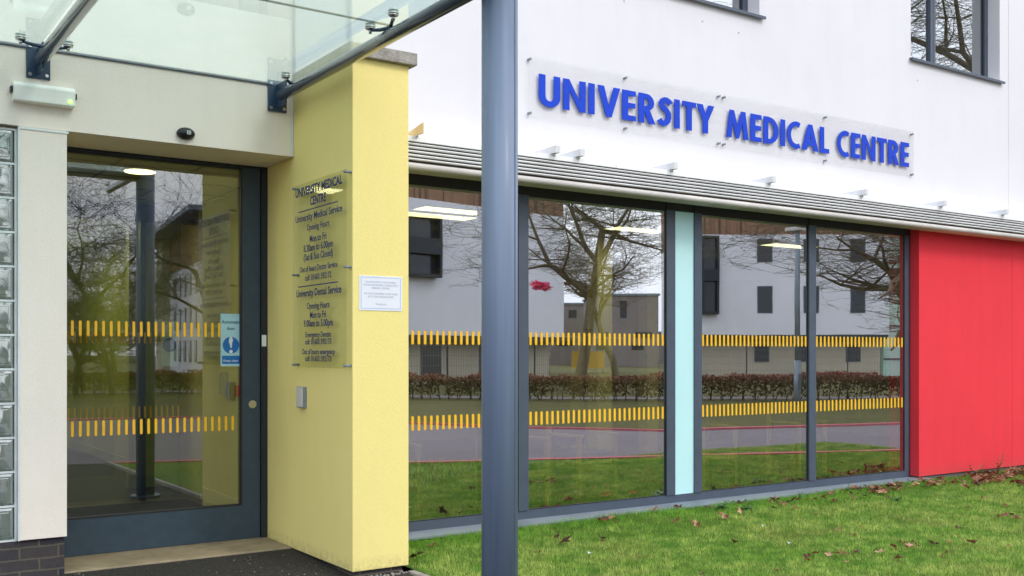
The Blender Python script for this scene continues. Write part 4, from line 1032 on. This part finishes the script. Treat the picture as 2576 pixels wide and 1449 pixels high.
# hedge
hp = [(-6,-31),(12.0,-25.5),(17.6,-16.4),(21.3,-12.1),(29.4,-7.3),(42,-2.5),(60,4)]
def hedge():
    n = 60000; segs = list(zip(hp, hp[1:])); Ls = np.array([math.dist(a, b) for a, b in segs]); pick = rng.choice(len(segs), n, p=Ls/Ls.sum())
    A = np.array([s[0] for s in segs])[pick]; Bq = np.array([s[1] for s in segs])[pick]; f = rng.random((n,1))
    P = A+(Bq-A)*f; d_ = (Bq-A)/np.linalg.norm(Bq-A, axis=1, keepdims=True); nn = np.stack([-d_[:,1], d_[:,0]], 1)
    off = rng.uniform(-.42, .42, (n,1)); P = P + nn*off
    hv = vnoise(P, .8, 21); gp = vnoise(P, .45, 22); z = -1.5 + (.66+.26*hv)*np.sqrt(rng.random(n)); keep = (gp > .3) | (z > -1.05); P, z, n = P[keep], z[keep], int(keep.sum())
    Pc = np.concatenate([P, z[:,None]], 1); u_ = rng.normal(size=(n,3)); u_ /= np.linalg.norm(u_, axis=1, keepdims=True)
    v_ = np.cross(u_, rng.normal(size=(n,3))); v_ /= np.linalg.norm(v_, axis=1, keepdims=True); s_ = rng.uniform(.035, .07, (n,1))
    V = np.stack([Pc-u_*s_, Pc+v_*s_*.6, Pc+u_*s_, Pc-v_*s_*.6], 1).reshape(-1,3)
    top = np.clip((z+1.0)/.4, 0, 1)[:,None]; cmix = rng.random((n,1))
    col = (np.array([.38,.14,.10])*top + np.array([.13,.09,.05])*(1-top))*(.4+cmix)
    st_ = bmesh.new(); rr = random.Random(3)
    for a, b in segs:
        k = int(math.dist(a, b)/.35)
        for q in range(k):
            f_ = (q+.5)/k; x, y = a[0]+(b[0]-a[0])*f_, a[1]+(b[1]-a[1])*f_
            for _ in range(2): tube(st_, (x+rr.gauss(0,.05), y+rr.gauss(0,.05), -1.57), (x+rr.gauss(0,.2), y+rr.gauss(0,.2), -.75), .018, .008, 4, False)
    t = thing('hedge', 'clipped brown beech hedge across the road, mirrored in the windows', 'hedge', (21.3,-12.1,-1.56))
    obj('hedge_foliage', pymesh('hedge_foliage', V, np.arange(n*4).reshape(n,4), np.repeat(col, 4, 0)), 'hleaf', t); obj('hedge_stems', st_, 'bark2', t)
hedge()
# verge leaves strip / footpath behind hedge
def off_path(pl, o): 
    out = []
    for k, (x, y) in enumerate(pl):
        a = pl[max(k-1,0)]; b = pl[min(k+1, len(pl)-1)]; d_ = Vector((b[0]-a[0], b[1]-a[1])).normalized(); out.append((x+d_.y*o, y-d_.x*o))
    return out
strip('footpath', off_path(hp, .9), off_path(hp, 2.6), -1.548, 'road')
# far buildings: local frame from two ground points
def frame_of(P0, P1):
    u = Vector((P1.x-P0.x, P1.y-P0.y, 0)); L = u.length; u.normalize(); n_ = Vector((-u.y, u.x, 0))
    if n_.dot(Vector((0,0,0))-P0) > 0: n_ = -n_
    return u, n_, L
def fbox(P0, u, n_, a, b, d0, d1, z0, z1, bm=None):
    bm = bm or bmesh.new(); tmp = bmesh.new(); box(tmp, a, b, d0, d1, z0, z1)
    for v in tmp.verts: v.co = Vector((P0.x, P0.y, 0)) + u*v.co.x + n_*v.co.y + EZ*v.co.z
    me = bpy.data.meshes.new('t'); tmp.to_mesh(me); tmp.free(); bm.from_mesh(me); bpy.data.meshes.remove(me); return bm
def far_building(name, label, P0, P1, depth_, z_low, z_white, z_top, wins, bays, low='bbeige'):
    u, n_, L = frame_of(P0, P1); t = thing(name, label, 'building', (P0.x, P0.y, -1.56))
    obj('upper_wall', fbox(P0, u, n_, 0, L, 0, depth_, z_low, z_white), 'bwall', t)
    obj('timber_cladding', fbox(P0, u, n_, .0, L, .03, depth_-.03, z_white, z_top), 'clad', t)
    obj('ground_floor_wall', fbox(P0, u, n_, .3, L-.3, .9, depth_-.3, -1.56, z_low), low, t)
    obj('dark_soffit', fbox(P0, u, n_, .05, L-.05, -.02, depth_-.3, z_low-.28, z_low-.002), 'bdark', t)
    for (a, b, z0, z1) in wins:
        w1 = fbox(P0, u, n_, a-.07, b+.07, -.04 if z0 > z_low-.5 else .86, .3 if z0 > z_low-.5 else 1.1, z0-.07, z1+.07); w = obj('window', w1, 'grey', t)
        y = -.045 if z0 > z_low-.5 else .855
        obj('pane', fbox(P0, u, n_, a, b, y, y+.004, z0, z1), 'bdark', w)
    for (a, b, z0, z1) in bays:
        w1 = bmesh.new()
        for q in ((a-.15, a, z0-.15, z1+.15), (b, b+.15, z0-.15, z1+.15), (a, b, z0-.15, z0), (a, b, z1, z1+.15), (a, b, (z0+z1)/2-.4, (z0+z1)/2+.4)): fbox(P0, u, n_, q[0], q[1], -.5, -.001, q[2], q[3], w1)
        w = obj('bay_window', w1, 'dark', t); obj('pane', fbox(P0, u, n_, a, b, -.1, -.08, z0, z1), 'bdark', w)
    return t
P0, P1 = mir(1738, .0272), mir(2236, .0272)
_, _, LL = frame_of(P0, P1)
def along(x, t, P0=P0, P1=P1):
    u, n_, L = frame_of(P0, P1); q = mir(x, t); return (Vector((q.x, q.y, 0))-Vector((P0.x, P0.y, 0))).dot(u)
k_ = .0272
wins = []
for xa in (1908, 2024, 2141):
    wa, wb_ = along(xa, k_), along(xa+33, k_)
    for (ya, yb) in ((657, 603), (785, 722), (908, 868)): wins.append((wa, wb_, (890-ya)*k_, (890-yb)*k_))
far_building('far_white_block', 'white block with timber top storey mirrored in the two right panes', P0, P1, 14, (890-842)*k_, (890-590)*k_, 12.5, wins, [(along(1768, k_), along(1800, k_), (890-786)*k_, (890-600)*k_)])
P2 = mir(2238, .0275); P3 = mir(2330, .0285); u, n_, L = frame_of(P2, P3)
tg = thing('far_green_block', 'pale green glazed block mirrored at the right edge of the last pane', 'building', (P2.x, P2.y, -1.56))
obj('green_wall', fbox(P2, u, n_, 0, L, .5, 10, -1.56, 9), 'bgreen', tg)
for q in range(4): obj('glazing_bar', fbox(P2, u, n_, 0, L, .42, .499, -.4+q*2.3, -.3+q*2.3), 'bdark', tg)
Q0, Q1 = mir(960, .0192), mir(1418, .0226)
u, n_, L = frame_of(Q0, Q1)
def al2(x, t): q = mir(x, t); return (Vector((q.x, q.y, 0))-Vector((Q0.x, Q0.y, 0))).dot(u)
far_building('far_white_wing', 'white wing with timber top storey mirrored beside the yellow pier', Q0, Q1, 9, .93, 7.75, 12.5, [(3.2, 4.4, -1.2, .4), (7.2, 8.4, -1.2, .4)], [(al2(1012, .0196), al2(1088, .0201), (890-690)*.0198, (890-548)*.0198)])
# distant grey blocks between
def far_plain(name, label, x0, x1, t0, ytop, depth_, mat, wins_px, G=GF):
    A, Bq = mir(x0, t0, G), mir(x1, t0, G); u, n_, L = frame_of(A, Bq); t = thing(name, label, 'building', (A.x, A.y, -1.56))
    obj('wall', fbox(A, u, n_, 0, L, 0, depth_, -1.56, (890-ytop)*t0), mat, t)
    for (a, b, ya, yb) in wins_px:
        f0, f1 = (a-x0)/(x1-x0)*L, (b-x0)/(x1-x0)*L
        obj('window', fbox(A, u, n_, f0, f1, -.05, .1, (890-yb)*t0, (890-ya)*t0), 'bdark', t)
    obj('roof_edge', fbox(A, u, n_, -.2, L+.2, -.2, depth_+.2, (890-ytop)*t0, (890-ytop)*t0+.25), 'roof', t)
far_plain('far_grey_block', 'distant grey block mirrored between the bare trees', 1488, 1656, .048, 744, 14, 'bgrey', [(1560, 1577, 757, 800), (1510, 1530, 835, 850), (1600, 1640, 835, 850), (1500, 1520, 865, 880), (1590, 1620, 868, 880)])
far_plain('far_low_block', 'distant low grey block mirrored left of the taller grey one', 1372, 1484, .055, 766, 12, 'bgrey', [(1390, 1410, 780, 800), (1430, 1450, 780, 800), (1400, 1440, 850, 870)])
far_plain('far_pale_house', 'distant pale house mirrored just left of the pale cyan strip', 1658, 1700, .060, 838, 12, 'bgrey', [(1670, 1680, 850, 862)])
# building mirrored in the door
A, Bq = mir(392, .0360, GD), mir(530, .0270, GD); u, n_, L = frame_of(A, Bq)
tb = thing('far_terrace_building', 'white and brick terrace with a flat projecting roof mirrored in the door', 'building', (A.x, A.y, -1.56))
obj('white_wall', fbox(A, u, n_, 0, L, 0, 12, -1.56, 6.6), 'bwall', tb); obj('brick_storey', fbox(A, u, n_, .1, L, .05, 12, 6.6, 9.6), 'bbrick', tb)
rf = fbox(A, u, n_, -1.6, L+1, -1.6, 13, 9.6, 9.95); obj('roof', rf, 'roof', tb)
obj('stair_tower', fbox(A, u, n_, 5, 8.2, -.6, -.01, -1.56, 9.5), 'bbeige', tb)
for zz_ in (-.6, 1.9, 4.4):
    for q in range(9):
        a = 1.2+q*2.35
        if a+.9 > L or 4.2 < a < 8.4: continue
        w = obj('window', fbox(A, u, n_, a, a+.95, -.06, .05, zz_, zz_+1.6), 'grey', tb); obj('pane', fbox(A, u, n_, a+.08, a+.87, -.066, -.061, zz_+.08, zz_+1.52), 'bdark', w)
# second terrace further right so that the door's right part mirrors something
# lamp post
lp = mir(2006, .0120)
lt = thing('lamp_post', 'grey steel lamp column mirrored in the third pane', 'lamp post', (lp.x, lp.y, -1.56))
bm = bmesh.new(); tube(bm, (lp.x, lp.y, -1.56), (lp.x, lp.y, -.2), .105, n=20); tube(bm, (lp.x, lp.y, -.2), (lp.x, lp.y, 3.7), .085, .07, n=20); obj('column', bm, 'sill', lt)
obj('lamp_head', B(lp.x-.16, lp.x+.16, lp.y-.35, lp.y+.2, 3.7, 3.82, bev=.03), 'alugrey', lt)
obj('column_hatch', B(lp.x-.06, lp.x+.06, lp.y+.09, lp.y+.108, -1.1, -.6), 'grey', lt)
# mesh fence in front of the far wings
def fence(name, label, A, Bq, z0, z1):
    u, n_, L = frame_of(A, Bq); t = thing(name, label, 'fence', (A.x, A.y, -1.56), 'green wire fences across the road')
    w_ = bmesh.new(); k = int(L/.16)
    for q in range(k): fbox(A, u, n_, q*.16, q*.16+.009, 0, .009, z0, z1, w_)
    for q in range(5): fbox(A, u, n_, 0, L, .0145, .028, z0+.1+q*(z1-z0-.2)/4, z0+.115+q*(z1-z0-.2)/4, w_)
    obj('wire_mesh', w_, 'bgrey', t)
    for q in range(int(L/3)+1): obj('fence_post', fbox(A, u, n_, q*3-.03, q*3+.03, .03, .09, -1.56, z1+.05), 'dark', t)
fence('wire_fence', 'wire fence mirrored below the white wing left of the post', mir(1000, .0165), mir(1390, .0195), -1.5, .45)
fence('wire_fence', 'wire fence mirrored below the white block in the right panes', mir(1750, .0235), mir(2240, .0235), -1.5, .35)
# cycle shelter
sA, sB = mir(1362, .030), mir(1568, .033); u, n_, L = frame_of(sA, sB)
cs = thing('cycle_shelter', 'curved cycle shelter with pale roof mirrored behind the tree trunk', 'shelter', (sA.x, sA.y, -1.56))
bm = bmesh.new()
for k in range(6):
    a0_, a1_ = math.pi*.5*k/6, math.pi*.5*(k+1)/6
    fbox(sA, u, n_, -.3, L+.3, 2.2-2.2*math.cos(a0_)*0-2.2*(1-math.sin(a0_+.0))*0-2.2+2.2*math.sin(a0_), 2.2*math.sin(a1_), .95+.35*math.cos(a0_), .99+.35*math.cos(a0_), bm)
obj('shelter_roof', bm, 'shelterroof', cs)
for q in range(4):
    b = bmesh.new(); x = L*q/3
    pts = [(0,-1.56),(0,-.6),(.15,.2),(.5,.8),(1.1,1.1)]
    for (d0, z0), (d1, z1) in zip(pts, pts[1:]):
        p0 = Vector((sA.x, sA.y, 0))+u*x+n_*(2.2-d0)+EZ*z0; p1 = Vector((sA.x, sA.y, 0))+u*x+n_*(2.2-d1)+EZ*z1; tube(b, p0, p1, .06, n=8)
    obj('shelter_post', b, 'alugrey', cs)
obj('yellow_panel', fbox(sA, u, n_, L*.55, L*.95, 1.6, 1.7, -1.2, .2), 'yel', cs)
# parked car mirrored in the door
cA = mir(402, .041, GD); cB = mir(520, .0395, GD); u, n_, L = frame_of(cA, cB)
car = thing('parked_car', 'silver estate car mirrored behind the hedge in the door glass', 'car', (cA.x, cA.y, -1.56)); CL = 4.6
def cprism(pts, d0, d1):
    bm = bmesh.new(); o_ = Vector((cA.x, cA.y, -1.56)); prism(bm, pts, lambda p: o_+u*p[0]+n_*d0+EZ*p[1], lambda p: o_+u*p[0]+n_*d1+EZ*p[1]); return bm
zc = .0
body = [(0,.35),(.02,.75),(.35,.92),(1.25,1.0),(1.95,1.42),(2.4,1.5),(3.9,1.5),(4.4,1.02),(4.6,.9),(4.6,.35),(4.05,.3),(3.9,.58),(3.5,.58),(3.35,.3),(1.25,.3),(1.1,.58),(.7,.58),(.55,.3)]
body = [(x, z+zc+.0) for x, z in body]
bb = cprism(body, 0, 1.75); bmesh.ops.bevel(bb, geom=list(bb.edges), offset=.04, segments=2, affect='EDGES'); obj('body', bb, 'car', car)
obj('side_window', cprism([(1.5,1.03),(2.02,1.38),(2.75,1.42),(2.75,1.03)], -.012, -.002), 'bdark', car); obj('side_window', cprism([(2.85,1.03),(2.85,1.42),(3.8,1.42),(4.2,1.05)], -.012, -.002), 'bdark', car)
for wx in (.9, 3.7):
    for d_ in (.0, 1.55):
        o_ = Vector((cA.x, cA.y, -1.56+.31)); wl = obj('wheel', T(o_+u*wx+n_*(d_-.01), o_+u*wx+n_*(d_+.19), .31, n=20), 'rubber', car); obj('rim', T(o_+u*wx+n_*(d_-.02), o_+u*wx+n_*(d_-.0105), .2, n=16), 'steel', wl)
print('objects', len(bpy.data.objects))
